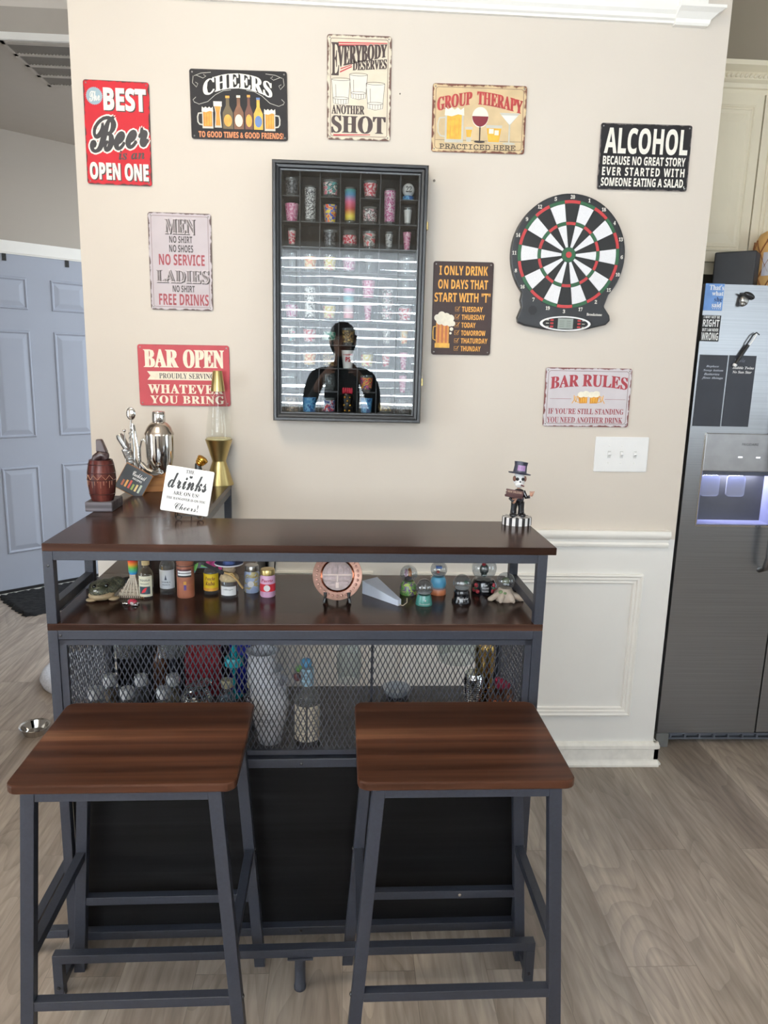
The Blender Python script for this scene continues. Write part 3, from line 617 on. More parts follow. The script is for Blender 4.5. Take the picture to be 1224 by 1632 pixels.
# foot rail with its legs
rail_('foot_rail', .012, BW - .003, -.135, -.113, .095, .117)
for a in (.012, BW - .025):
    rail_('foot_rail_leg', a, a + .022, -.135, -.113, 0, .095); rail_('foot_rail_brace', a + .002, a + .020, -.113, .0, .018, .040)
    MB().lathe([(.0048, 0), (.0046, .002), (.001, .0034)], 12, T=Matrix.Translation((a + .011, -.1352, .030)) @ Matrix.Rotation(radians(90), 4, 'X')).build('bolt', M_BLK, bar)
MB().box(.555, .615, -.140, -.110, .091, .095).build('mounting_plate', M_FRAME, bar)
MB().lathe([(.0135, 0), (.0145, .002), (.0145, .010), (.0128, .012), (.0128, .091)], 16, T=Matrix.Translation((.584, -.124, 0))).build('centre_leg', M_FRAME, bar, smooth=40)
s_ = MB().box(-.105, .0, -.004, .018, .050, .072).box(-.107, -.085, .018, .62, .050, .072).box(-.107, -.085, .60, .62, 0, .05).box(-.107, -.085, -.004, .018, 0, .05)
s_.build('side_foot_rail', M_FRAME, bar, bevel=.001)

# cables
def wire(name, label, pts, r=.0018, m=None):
    c = bpy.data.curves.new(name, 'CURVE'); c.dimensions = '3D'; c.bevel_depth = r; c.bevel_resolution = 2
    sp = c.splines.new('NURBS'); sp.points.add(len(pts) - 1); sp.use_endpoint_u = True; sp.order_u = 3
    for q, p in zip(sp.points, pts): q.co = (*p, 1)
    tmp = bpy.data.objects.new('t', c); COL.objects.link(tmp)
    me = bpy.data.meshes.new_from_object(tmp.evaluated_get(bpy.context.evaluated_depsgraph_get())); bpy.data.objects.remove(tmp)
    me.materials.clear(); me.materials.append(m or M_BLK); o = bpy.data.objects.new(name, me); COL.objects.link(o); return tag(o, label, 'cable')
wire('light_cable', 'black cable looping under the left end of the raised top', [onbar(.03, .06, 1.05), onbar(.032, .06, 1.030), onbar(.04, .06, 1.022), onbar(.052, .06, 1.024), onbar(.064, .06, 1.034), onbar(.075, .06, 1.049)])
ad = at(420, 899, y=-.03)
o = MB().prism(rrect(ad.x - .016, ad.x + .016, ad.z - .035, ad.z + .028, .004), .0005, .030, UPRIGHT).build('power_adapter', M_BLK, bevel=.002); tag(o, 'black plug-in power adapter on the wall behind the bar', 'power adapter')
k1 = at(439, 893, y=-.012)
wire('lamp_cable', 'thin black cable hanging down the wall behind the pink jar', [(k1.x - .002, -.012, k1.z + .05), (k1.x, -.012, k1.z + .02), (k1.x - .004, -.012, k1.z - .05), (k1.x - .03, -.012, k1.z - .22), (k1.x - .02, -.012, .4)], .0022)

# ------------------------------------------------------------------ bar stools
def make_stool(label):
    t = thing('bar_stool', label, 'bar stool', group='walnut bar stools')
    MB().prism(rrect(-.2125, .2125, -.17, .17, .022), .682, .700).build('seat', M_SEAT, t, bevel=.0035, seg=3)
    for sx in (-1, 1):
        for sy in (-1, 1):
            y0, y1 = (-.166, -.143) if sy < 0 else (.143, .166)
            x = lambda o, i, z: sx * (.232 - (.232 - .1845) * z / .682 - (0 if o else .0255))
            l = MB(); v = []
            for z in (0, .682):
                xa, xb = x(1, 0, z), x(0, 1, z); v += [(xa, y0, z), (xb, y0, z), (xb, y1, z), (xa, y1, z)]
            l.add(v, [(3, 2, 1, 0), (4, 5, 6, 7), (0, 1, 5, 4), (1, 2, 6, 5), (2, 3, 7, 6), (3, 0, 4, 7)])
            lg = l.build('leg', M_FRAME, t, bevel=.001)
            zb = .213 if sy < 0 else .322
            xo = x(1, 0, zb)
            MB().lathe([(.005, 0), (.0046, .002), (.001, .0035)], 10, T=Matrix.Translation((xo, (y0 + y1) / 2, zb)) @ Matrix.Rotation(sx * radians(90), 4, 'Y')).build('bolt', M_BLK, lg)
    hx = lambda z: .232 - (.232 - .1845) * z / .682 - .0255
    for y0, y1 in ((-.165, -.144), (.144, .165)): MB().box(-hx(.67), hx(.67), y0, y1, .664, .682).build('apron', M_FRAME, t, bevel=.001)
    for s in (-1, 1): MB().box(s * (hx(.67) + .0235), s * (hx(.67) + .002), -.143, .143, .664, .682).build('apron', M_FRAME, t, bevel=.001)
    MB().box(-hx(.21), hx(.21), -.165, -.145, .202, .223).build('stretcher', M_FRAME, t, bevel=.001)
    MB().box(-hx(.19), hx(.19), .145, .165, .185, .206).build('stretcher', M_FRAME, t, bevel=.001)
    for s in (-1, 1):
        xa = hx(.32) + .003; MB().box(s * xa, s * (xa + .020), -.143, .143, .311, .332).build('stretcher', M_FRAME, t, bevel=.001)
    return t
st = make_stool('walnut-topped black bar stool on the left, nearest the pet bowl'); st.location = (-.413, -1.0865, 0); st.rotation_euler = (0, 0, BT)
s2 = dup(st, (.2425, -1.0815, 0), BT * .6, 'walnut-topped black bar stool on the right, nearest the refrigerator')
o = MB().lathe([(.0045, 0), (.0042, .0015), (.001, .0025)], 12, T=Matrix.Rotation(radians(90), 4, 'X')).build('bright_screw', M_CHROME, s2, loc=(.056, .1445, .196))
# ------------------------------------------------------------------ tin signs on the wall
def rust_edge(name, rgb, rust=(92, 66, 56), w=.016, W_=.3, H_=.2, speck=.0):
    """enamel whose rim is worn to dark metal; the wear lies in the sign's own coordinates"""
    m = bpy.data.materials.new(name); m.use_nodes = True; n, l = nodes(m); p = n['Principled BSDF']
    tc = n.new('ShaderNodeTexCoord'); sp = n.new('ShaderNodeSeparateXYZ'); l.new(tc.outputs['Object'], sp.inputs[0])
    def mth(op, a, b=None):
        x = n.new('ShaderNodeMath'); x.operation = op
        for i, q in enumerate((a, b)):
            if q is None: continue
            if isinstance(q, (int, float)): x.inputs[i].default_value = q
            else: l.new(q, x.inputs[i])
        return x.outputs[0]
    dx = mth('SUBTRACT', W_ / 2, mth('ABSOLUTE', sp.outputs['X'])); dz = mth('SUBTRACT', H_ / 2, mth('ABSOLUTE', sp.outputs['Z'])); d = mth('MINIMUM', dx, dz)
    no = n.new('ShaderNodeTexNoise'); no.inputs['Scale'].default_value = 55; no.inputs['Detail'].default_value = 5; l.new(tc.outputs['Object'], no.inputs[0])
    e = mth('ADD', mth('DIVIDE', d, w), mth('MULTIPLY', mth('SUBTRACT', no.outputs[0], .5), 2.4))
    cr = n.new('ShaderNodeValToRGB'); q = cr.color_ramp.elements; q[0].position = .25; q[0].color = lin(rust); q[1].position = .62; q[1].color = lin(rgb); l.new(e, cr.inputs[0])
    n2 = n.new('ShaderNodeTexNoise'); n2.inputs['Scale'].default_value = 14; n2.inputs['Detail'].default_value = 5; l.new(tc.outputs['Object'], n2.inputs[0])
    mr = n.new('ShaderNodeMapRange'); mr.inputs[1].default_value = .3; mr.inputs[2].default_value = .7; mr.inputs[3].default_value = 1 - speck; mr.inputs[4].default_value = 1.0 + speck * .3; l.new(n2.outputs[0], mr.inputs[0])
    mx = n.new('ShaderNodeMix'); mx.data_type = 'RGBA'; mx.blend_type = 'MULTIPLY'; mx.inputs[0].default_value = 1; l.new(cr.outputs[0], mx.inputs[6]); l.new(mr.outputs[0], mx.inputs[7])
    l.new(mx.outputs[2], p.inputs['Base Color']); p.inputs['Roughness'].default_value = .55; p.inputs['Specular IOR Level'].default_value = .25
    return m
class Sign:
    """flat print in fractions of the sign: u to the right, v downwards"""
    def __init__(s, label, cx, cz, ang, w, h, m, r=.008, y=0.0, th=.0016, lift=.003):
        s.w, s.h, s.th = w, h, th; s.k = 0
        b = MB(); b.prism(rrect(-w / 2, w / 2, -h / 2, h / 2, r), lift, lift + th, UPRIGHT)
        s.o = b.build('tin_sign', m, loc=(cx, y - .0002, cz), rot=(0, radians(-ang), 0), bevel=.0004); s.front = lift + th; tag(s.o, label, 'sign')
        if lift > .001:
            for a, c in ((-1, -1), (1, -1), (-1, 1), (1, 1)): MB().lathe([(.0025, -.0001), (.0025, s.front + .0008), (.001, s.front + .0014)], 8, T=Matrix.Translation((a * (w / 2 - .009), 0, c * (h / 2 - .009))) @ Matrix.Rotation(radians(90), 4, 'X')).build('fixing_tack', M_NICKEL, s.o)
    def T(s, u, v, k): return Matrix.Translation(((u - .5) * s.w, -(s.front + .00025 * (k + 1)), (.5 - v) * s.h)) @ UPRIGHT
    def text(s, t, u0, v0, u1, v1, m, st='bold', off=0.0, warp=None, k=2, name='lettering', space=1.0, rot=0):
        b = MB(); T = s.T((u0 + u1) / 2, (v0 + v1) / 2, k)
        if rot: T = T @ Matrix.Rotation(radians(rot), 4, 'Z')
        wrap_text(b, t, st, T, (u1 - u0) * s.w, (v1 - v0) * s.h, off, warp, space); return b.build(name, m, s.o)
    def shape(s, name, polys, m, k=1):
        b = MB(); T = s.T(.5, .5, k)
        for i, P in enumerate(polys): b.add([((u - .5) * s.w, (.5 - v) * s.h, i * .00003) for u, v in P], [tuple(range(len(P)))], T)
        return b.build(name, m, s.o)
    def lines(s, name, paths, wd, m, k=1, closed=False):
        b = MB(); T = s.T(.5, .5, k)
        for P in paths:
            q = [Vector(((u - .5) * s.w, (.5 - v) * s.h)) for u, v in P]
            if closed: q = q + [q[0], q[1]]
            v = []
            for i, p in enumerate(q):
                d = (q[min(i + 1, len(q) - 1)] - q[max(i - 1, 0)]).normalized(); nn = Vector((-d.y, d.x)) * wd / 2; v += [(p.x + nn.x, p.y + nn.y, 0), (p.x - nn.x, p.y - nn.y, 0)]
            b.add(v, [(i * 2, i * 2 + 1, i * 2 + 3, i * 2 + 2) for i in range(len(q) - 1)], T)
        return b.build(name, m, s.o)
    def border(s, m, ins=.03, wd=.0012, k=1):
        a = ins; b = ins * s.w / s.h; r = .03; rb = r * s.w / s.h
        P = [((x / s.w), (y / s.h)) for x, y in rrect(a * s.w, s.w - a * s.w, b * s.h, s.h - b * s.h, r * s.w)]
        return s.lines('border_line', [P], wd, m, k, True)
def ell(cu, cv, ru, rv, n=24, a0=0, a1=360): return [(cu + ru * cos(radians(a0 + (a1 - a0) * i / n)), cv + rv * sin(radians(a0 + (a1 - a0) * i / n))) for i in range(n + (a1 - a0 < 360))]
def rect(u0, v0, u1, v1): return [(u0, v0), (u1, v0), (u1, v1), (u0, v1)]
def arch(k): return lambda a, b: (a, b * (1 - k) + k * (1 - (2 * a - 1) ** 2))
DK = mat('sign_dark', (52, 40, 38), .5, var=.12, scale=80); WH = mat('sign_white', (236, 232, 222), .5, var=.03, scale=90); ORG = mat('sign_orange', (224, 160, 66), .5, var=.14, scale=50)
AMB = mat('beer_amber', (206, 138, 44), .45, var=.15, scale=60); AMBL = mat('beer_gold', (226, 172, 64), .45, var=.12, scale=60); FOAM = mat('beer_foam', (238, 232, 214), .5, var=.05, scale=90); MAR = mat('sign_maroon', (140, 44, 52), .5, var=.10, scale=60)
BTL = mat('bottle_brown', (110, 66, 36), .4, var=.2, scale=60); GRY = mat('glass_grey', (196, 194, 184), .4, var=.06); WINE = mat('wine_red', (112, 28, 40), .4, var=.1); BLUE_P = mat('label_blue', (92, 122, 170), .5); RUST = mat('rust_line', (104, 74, 66), .5, var=.3, scale=120)

def mug(s, u0, u1, v0, v1, beer=AMB, left=False, k=2, hw=.32):
    """printed beer mug: glass, beer, foam, handle"""
    bw = (u1 - u0) * (1 - hw); a = u0 + (u1 - u0 - bw if left else 0); c = a + bw; dv = v1 - v0
    s.shape('glass', [rect(a, v0 + .14 * dv, c, v1)], GRY, k); s.shape('beer', [rect(a + .10 * bw, v0 + .22 * dv, c - .10 * bw, v1 - .09 * dv)], beer, k + 1)
    for i in range(3):
        x = a + bw * (.26 + .24 * i); s.shape('highlight', [rect(x, v0 + .34 * dv, x + .05 * bw, v1 - .12 * dv)], AMBL if beer is AMB else ORG, k + 2)
    fo = [(a - .03 * bw, v0 + .26 * dv)] + [(a + bw * i / 6, v0 + dv * (.04 + .07 * (i % 2))) for i in range(7)] + [(c + .03 * bw, v0 + .26 * dv), (a + .7 * bw, v0 + .23 * dv), (a + .35 * bw, v0 + .29 * dv)]
    s.shape('foam', [fo], FOAM, k + 3)
    hx = a if left else c; sg = -1 if left else 1; ww = (u1 - u0) * hw
    s.lines('handle', [[(hx, v0 + .32 * dv), (hx + sg * ww * .7, v0 + .34 * dv), (hx + sg * ww * .9, v0 + .5 * dv), (hx + sg * ww * .85, v0 + .72 * dv), (hx + sg * ww * .55, v0 + .82 * dv), (hx, v0 + .84 * dv)]], .0042 if s.w > .15 else .003, GRY, k)
def bottle(s, u0, u1, v0, v1, body, label, k=2):
    c = (u0 + u1) / 2; w = u1 - u0; d = v1 - v0
    s.shape('bottle', [[(c - w * .16, v0), (c + w * .16, v0), (c + w * .17, v0 + .28 * d), (u1, v0 + .50 * d), (u1, v1), (u0, v1), (u0, v0 + .50 * d), (c - w * .17, v0 + .28 * d)]], body, k)
    s.shape('bottle_label', [ell(c, v0 + .74 * d, w * .40, .19 * d, 14)], label, k + 1); s.shape('bottle_cap', [rect(c - w * .2, v0 - .01, c + w * .2, v0 + .05 * d)], label, k + 1)

# 1 red: the best beer is an open one
s = Sign('tall red tin sign about the best beer, leftmost on the wall', -.7248, 2.1621, -.28, .2, .3, rust_edge('enamel_red', (188, 36, 46), (70, 48, 46), .006, .2, .3, .12))
s.shape('badge', [[(.165 + (.118 + .012 * (i % 2)) * cos(radians(i * 6)), .152 + (.118 + .012 * (i % 2)) * .667 * sin(radians(i * 6))) for i in range(60)]], mat('badge_blue', (150, 174, 186), .5), 1)
s.text('The', .085, .105, .245, .20, WH, 'script', .02, rot=8)
for dx, dv, m_, k in ((.014, .010, DK, 1), (0, 0, WH, 3)):
    s.text('BEST', .30 + dx, .065 + dv, .95 + dx, .285 + dv, m_, 'bold', .03, k=k)
    s.text('OPEN ONE', .045 + dx, .785 + dv, .955 + dx, .955 + dv, m_, 'bold', .03, k=k)
sl = lambda a, b: (a, b * .82 + .24 * a - .05)
s.text('Beer', .08, .285, .96, .68, WH, 'script', .085, k=2, warp=sl); s.text('Beer', .08, .285, .96, .68, mat('soft_black', (38, 34, 36), .5), 'script', .035, k=4, warp=sl)
s.lines('swash', [[(.36, .66), (.50, .60), (.70, .575), (.88, .565), (.92, .52)]], .0032, WH, 3); s.text('is an', .50, .655, .90, .745, DK, 'ital', .02, rot=4)
# 2 black: cheers
s = Sign('wide black tin sign reading CHEERS above bottles and beer glasses', -.3492, 2.2581, .79, .3, .2, rust_edge('enamel_black', (34, 32, 34), (66, 56, 52), .004, .3, .2, .25))
s.text('CHEERS', .14, .045, .84, .40, WH, 'serif', .03, warp=lambda a, b: (a, b * .62 + .38 * (1 - (2 * a - 1) ** 2)))
for sg in (1, -1):
    X = lambda u: .5 + sg * (u - .5)
    s.lines('scroll', [[(X(.04), .47), (X(.09), .50), (X(.18), .46), (X(.26), .36), (X(.34), .30), (X(.42), .285)], [(X(.04), .10), (X(.03), .20), (X(.07), .26), (X(.085), .21), (X(.06), .19)], [(X(.05), .10), (X(.12), .06), (X(.22), .045)], [(X(.06), .40), (X(.03), .44), (X(.045), .48)], [(X(.07), .09), (X(.14), .13), (X(.17), .10), (X(.145), .08)]], .0014, GRY)
mug(s, .065, .23, .52, .845, AMB, True)
s.shape('glass', [[(.235, .455), (.325, .455), (.305, .62), (.318, .83), (.245, .83), (.255, .62)]], GRY, 2); s.shape('beer', [[(.248, .52), (.312, .52), (.297, .62), (.305, .80), (.256, .80), (.263, .62)]], AMB, 3); s.shape('foam', [rect(.237, .455, .323, .525)], FOAM, 4)
for u0, u1, v0, bd, lb in ((.33, .435, .38, mat('bottle_olive', (84, 70, 40), .4), ORG), (.445, .545, .37, BTL, CREAM_ := M_CREAM), (.56, .64, .36, mat('bottle_red', (92, 46, 32), .4), ORG), (.65, .745, .395, AMBL, BLUE_P)): bottle(s, u0, u1, v0, .845, bd, lb)
mug(s, .76, .925, .53, .86, AMB, False)
s.text('TO GOOD TIMES & GOOD FRIENDS!', .075, .885, .955, .975, mat('sign_copper', (214, 132, 84), .5), 'bold', .02)
# 3 cream: everybody deserves another shot
s = Sign('tall cream tin sign reading EVERYBODY DESERVES ANOTHER SHOT', .0238, 2.3217, .52, .2, .3, rust_edge('enamel_cream', (222, 212, 192), (104, 78, 70), .009, .2, .3, .12)); s.border(RUST, .055, .0016)
CH = mat('sign_umber', (58, 42, 40), .5, var=.1, scale=60); RD = mat('sign_red', (182, 52, 60), .5)
s.text('E', .07, .075, .185, .385, CH, 'serif', .03, warp=lambda a, b: (a, b))
s.text('VERYBODY', .165, .075, .925, .285, CH, 'serif', .03, warp=lambda a, b: (a, 1 - (1 - b) * (1 - .42 * a) - .12 * (1 - a)))
s.text('DESERVES', .40, .205, .925, .335, CH, 'serif', .03, warp=lambda a, b: (a, b * .72 + .20 * a))
s.shape('stripe', [[(.17, .070), (.93, .064), (.93, .073), (.17, .083)]], RD, 1); s.shape('stripe', [[(.17, .092), (.93, .079), (.93, .083), (.19, .108)]], RD, 1)
s.shape('stripe', [[(.20, .345), (.385, .290), (.385, .302), (.20, .358)]], RD, 1); s.shape('stripe', [[(.21, .315), (.385, .275), (.385, .283), (.21, .326)]], RD, 1)
for cu, v0, v1, w_ in ((.215, .42, .66, .29), (.49, .37, .605, .28), (.755, .45, .70, .29)):
    tpr = .8
    s.shape('printed_glass', [[(cu - w_ / 2, v0), (cu + w_ / 2, v0), (cu + w_ / 2 * tpr, v1), (cu - w_ / 2 * tpr, v1)]], mat('glass_cream', (226, 220, 208), .5), 1)
    s.lines('glass_outline', [ell(cu, v0, w_ / 2, .013, 20) + [(cu + w_ / 2, v0)], ell(cu, v1 - .06, w_ / 2 * .86, .012, 20), [(cu - w_ / 2, v0), (cu - w_ / 2 * tpr, v1 - .012), (cu, v1 + .004), (cu + w_ / 2 * tpr, v1 - .012), (cu + w_ / 2, v0)], [(cu - w_ * .28, v0 + .05), (cu - w_ * .26, v1 - .07)]] + [[(cu - w_ * .30 + i * w_ * .15, v1 - .05), (cu - w_ * .28 + i * w_ * .14, v1 - .005)] for i in range(5)], .0011, CH, 2)
s.text('ANOTHER', .075, .665, .585, .752, CH, 'serif', .035); s.text('SHOT', .075, .765, .915, .935, CH, 'serif', .045); s.shape('underline', [[(.10, .948), (.68, .940), (.68, .948), (.10, .962)]], RD, 1)
# 4 tan: group therapy
s = Sign('wide tan tin sign reading GROUP THERAPY over five drinks', .4059, 2.2487, .6, .3, .2, rust_edge('enamel_tan', (214, 190, 150), (112, 70, 58), .011, .3, .2, .22)); s.border(RUST, .035, .0014)
TH = mat('therapy_red', (160, 52, 50), .5, var=.2, scale=40)
s.text('GROUP', .055, .09, .415, .41, TH, 'serif', .03, warp=lambda a, b: (a, b * (.62 - .02 * a) + .36 * a ** .8)); s.text('THERAPY', .475, .09, .955, .41, TH, 'serif', .03, warp=lambda a, b: (a, b * .60 + .38 * (1 - a ** 1.6)))
s.lines('table_line', [[(.04, .82), (.96, .82)]], .0010, DK)
mug(s, .055, .335, .32, .855, AMBL, True, hw=.30)
s.shape('shot', [[(.355, .62), (.435, .62), (.42, .84), (.372, .84)]], GRY, 2); s.shape('beer', [[(.362, .66), (.429, .66), (.419, .77), (.372, .77)]], AMBL, 3)
s.shape('wine_glass', [ell(.512, .475, .088, .15, 24)], mat('glass_pale', (232, 226, 214), .4), 2); s.shape('wine', [ell(.512, .46, .086, .15, 16, 0, 180)], WINE, 3); s.shape('stem', [rect(.506, .61, .519, .82), ell(.512, .835, .06, .018, 16)], DK, 2)
s.shape('tumbler', [[(.575, .585), (.75, .585), (.725, .85), (.60, .85)]], GRY, 2); s.shape('whisky', [[(.583, .63), (.743, .63), (.722, .835), (.604, .835)]], AMBL, 3); s.shape('ice', [rect(.61, .64, .66, .71), rect(.67, .66, .715, .73)], FOAM, 4)
s.shape('martini', [[(.715, .40), (.935, .40), (.828, .585)]], GRY, 2); s.shape('gin', [[(.735, .435), (.915, .435), (.828, .575)]], mat('gin_pale', (226, 226, 220), .4), 3); s.shape('stem', [rect(.820, .57, .836, .84), ell(.828, .85, .07, .018, 16)], GRY, 2)
s.text('PRACTICED HERE', .085, .875, .90, .955, DK, 'mono', .012)
# 5 black: alcohol
s = Sign('wide black tin sign reading ALCOHOL, above the dartboard', .951, 2.1557, .58, .3, .2, rust_edge('enamel_black_worn', (36, 34, 36), (122, 114, 110), .0055, .3, .2, .25))
for t, u0, v0, u1, v1, sp in (('ALCOHOL', .05, .065, .965, .455, 1), ('BECAUSE NO GREAT STORY', .045, .49, .955, .622, 1), ('EVER STARTED WITH', .045, .655, .955, .785, 1.25), ('SOMEONE EATING A SALAD.', .04, .815, .965, .945, 1)): s.text(t, u0, v0, u1, v1, WH, 'bold', .012, space=sp)
# 6 pale: men / ladies
s = Sign('tall pale lilac tin sign beginning MEN NO SHIRT NO SHOES', -.5428, 1.7854, .11, .2, .3, rust_edge('enamel_lilac', (196, 186, 190), (92, 74, 70), .007, .2, .3, .08)); s.border(RUST, .05, .0012)
for t, u0, v0, u1, v1 in (('MEN', .26, .055, .735, .215), ('LADIES', .10, .575, .94, .715)):
    s.text(t, u0 + .016, v0 + .010, u1 + .016, v1 + .010, DK, 'serif', .05, k=1); s.text(t, u0, v0, u1, v1, mat('slab_pale', (206, 196, 196), .5, var=.1, scale=60), 'serif', .02, k=3)
    s.text(t, u0 + .004, v0 + .012, u1 - .004, v1 - .012, mat('slab_grey', (112, 100, 100), .5, var=.2, scale=80), 'serif', -.012, k=4)
for t, u0, v0, u1, v1, m_ in (('NO SHIRT', .33, .235, .695, .305, DK), ('NO SHOES', .325, .325, .705, .400, DK), ('NO SERVICE', .155, .420, .885, .535, MAR), ('NO SHIRT', .36, .742, .715, .812, DK), ('FREE DRINKS', .135, .830, .935, .950, MAR)): s.text(t, u0, v0, u1, v1, m_, 'bold', .005)
# 7 red: bar open
s = Sign('wide faded red tin sign reading BAR OPEN, behind the lava lamp', -.5417, 1.4247, .54, .3, .2, rust_edge('enamel_faded_red', (176, 70, 76), (140, 60, 62), .003, .3, .2, .08))
s.text('BAR', .07, .075, .435, .37, M_CREAM, 'serif', .055); s.text('OPEN', .50, .075, .935, .375, M_CREAM, 'serif', .05)
s.shape('ribbon', [[(.095, .435), (.92, .435), (.885, .505), (.92, .575), (.095, .575), (.13, .505)]], M_CREAM, 1); s.text('PROUDLY SERVING', .225, .462, .83, .552, DK, 'serif', .0)
s.text('WHATEVER', .10, .645, .92, .800, M_CREAM, 'serif', .04, space=1.1); s.text('YOU BRING', .12, .830, .93, .965, M_CREAM, 'serif', .04, space=1.1)
# 8 brown: I only drink
s = Sign('tall brown tin sign listing drinking days, right of the display case', .3793, 1.6658, .53, .2, .3, rust_edge('enamel_brown', (62, 48, 46), (48, 38, 36), .004, .2, .3, .2))
for t, u0, v0, u1, v1 in (('I ONLY DRINK', .10, .045, .905, .145), ('ON DAYS THAT', .085, .19, .915, .29), ('START WITH "T"', .03, .33, .965, .43)): s.text(t, u0, v0, u1, v1, ORG, 'bold', .008)
for i, (t, u1) in enumerate((('TUESDAY', .845), ('THURSDAY', .885), ('TODAY', .735), ('TOMORROW', .905), ('THATURDAY', .945), ('THUNDAY', .835))):
    v = .475 + i * .0855; s.text(t, .495, v, u1, v + .057, ORG, 'bold', .008)
    s.lines('check_box', [[(.385, v + .006), (.445, v + .006), (.445, v + .05), (.385, v + .05), (.385, v + .006)]], .0009, ORG); s.lines('check_mark', [[(.40, v + .024), (.415, v + .04), (.465, v - .002)]], .0015, ORG, 2)
s.shape('mug_outline', [rect(.07, .65, .29, .915)], AMB, 1)
for i in range(3): s.shape('beer_stripe', [rect(.095 + i * .065, .67, .128 + i * .065, .87)], mat('beer_dark', (176, 92, 34), .45), 2)
s.shape('mug_base', [rect(.055, .875, .305, .925)], AMBL, 3)
s.shape('foam', [ell(cu, cv, r_, r_ * .667, 16) for cu, cv, r_ in ((.09, .60, .055), (.16, .575, .065), (.24, .59, .065), (.31, .605, .06), (.345, .66, .045), (.13, .635, .06), (.22, .64, .07), (.30, .66, .05), (.33, .72, .03), (.315, .765, .02))], FOAM, 4)
s.lines('handle', [[(.07, .69), (.025, .70), (.02, .75), (.025, .83), (.07, .845)]], .003, AMBL)
# 9 pale: bar rules
s = Sign('wide pale tin sign reading BAR RULES, above the light switches', .826, 1.3834, .44, .3, .2, rust_edge('enamel_pale', (208, 202, 206), (120, 72, 70), .008, .3, .2, .08)); s.border(RUST, .035, .0014)
s.text('BAR RULES', .065, .105, .955, .365, mat('rules_red', (150, 46, 56), .5), 'serif', .03, warp=lambda a, b: (a, b * .80 + .20 * (1 - (2 * a - 1) ** 2)))
s.lines('rule', [[(.065, .525), (.315, .525)], [(.705, .525), (.945, .525)]], .0010, MAR)
for sg in (-1, 1):
    cu = .515 + sg * .06; a = cu - .055
    s.shape('beer', [[(cu - .055 + sg * .01, .47), (cu + .055 + sg * .01, .46), (cu + .045 - sg * .0, .595), (cu - .045, .60)]], AMB, 2); s.shape('foam', [ell(cu - .03, .45, .04, .05, 14), ell(cu + .025, .44, .045, .055, 14)], FOAM, 3)
    for i in range(3): s.shape('highlight', [rect(cu - .03 + i * .026, .50, cu - .018 + i * .026, .585)], AMBL, 4)
    s.lines('handle', [[(cu + sg * .055, .48), (cu + sg * .095, .49), (cu + sg * .095, .56), (cu + sg * .05, .585)]], .0026, AMBL); s.lines('wheat', [[(.515 + sg * .19, .60), (.515 + sg * .165, .54), (.515 + sg * .17, .46)], [(.515 + sg * .15, .58), (.515 + sg * .135, .52), (.515 + sg * .125, .47)]], .0026, ORG)
s.text("IF YOU'RE STILL STANDING", .055, .685, .935, .785, MAR, 'serif', .0); s.text('YOU NEED ANOTHER DRINK', .045, .835, .93, .935, MAR, 'serif', .0)

# ------------------------------------------------------------------ electronic dartboard
DC = Vector((.7185, 0, 1.845)); DRR = .190
db = thing('dartboard', 'black electronic dartboard with red and green rings hanging on the wall', 'dartboard', DC)
def wp(u, v): q = at(u, v, y=-.02); return (q.x - DC.x, q.z - DC.z)
cir = [(DRR * cos(radians(t)), DRR * 1.0 * sin(radians(t))) for t in range(-40, 221, 5)]
low = [wp(829, 478), wp(831, 489), wp(824, 506), wp(825, 514), wp(836, 519), wp(868, 525), wp(900, 528.5), wp(935, 525), wp(965, 518), wp(972, 511), wp(971, 503), wp(962, 489), wp(967, 476)]
MB().prism(cir + low, .0005, .024, UPRIGHT).build('housing', mat('dart_black', (34, 35, 38), .38), db, bevel=.004)
def sector(mb, a, r0, r1, w=9.0, n=4):
    A = [radians(a - w + 2 * w * i / n) for i in range(n + 1)]
    P = [(r1 * sin(t), r1 * cos(t)) for t in A] + [(r0 * sin(t), r0 * cos(t)) for t in A[::-1]]
    mb.prism(P[::-1], .0, .003, UPRIGHT)
sm = {'white_sectors': (MB(), mat('dart_white', (226, 226, 230), .5, var=.05, scale=500)), 'black_sectors': (MB(), mat('dart_sector_black', (18, 18, 19), .6)), 'red_beds': (MB(), mat('dart_red', (172, 48, 50), .5)), 'green_beds': (MB(), mat('dart_green', (34, 84, 52), .5))}
for k in range(20):
    a = k * 18 + .4; blk = k % 2 == 0
    f = sm['black_sectors' if blk else 'white_sectors'][0]; g = sm['red_beds' if blk else 'green_beds'][0]
    sector(f, a, .024, .0915, 8.7); sector(f, a, .1035, .1575, 8.85); sector(g, a, .093, .102, 8.8); sector(g, a, .159, .1685, 8.9)
for nm, (b_, m_) in sm.items(): b_.build(nm, m_, db, loc=(0, -.0245, 0))
MB().prism([(.169 * cos(radians(t)), .169 * sin(radians(t))) for t in range(0, 360, 6)], .0, .0008, UPRIGHT).build('segment_web', mat('dart_web', (30, 60, 44), .5), db, loc=(0, -.0242, 0))
MB().prism([(.0225 * cos(radians(t)), .0225 * sin(radians(t))) for t in range(0, 360, 12)], 0, .004, UPRIGHT).build('outer_bull', sm['green_beds'][1], db, loc=(0, -.0245, 0))
MB().prism([(.0095 * cos(radians(t)), .0095 * sin(radians(t))) for t in range(0, 360, 15)], 0, .006, UPRIGHT).build('bullseye', sm['red_beds'][1], db, loc=(0, -.0245, 0))
for k, nm in enumerate((20, 1, 18, 4, 13, 6, 10, 15, 2, 17, 3, 19, 7, 16, 8, 11, 14, 9, 12, 5)):
    a = radians(k * 18 + .4); b = MB(); wrap_text(b, str(nm), 'ital', Matrix.Translation((.179 * sin(a), -.0244, .179 * cos(a))) @ UPRIGHT, .0075 if nm < 10 else .0135, .0115, .02); b.build('number', WH, db)
cx, cz = wp(900, 516)
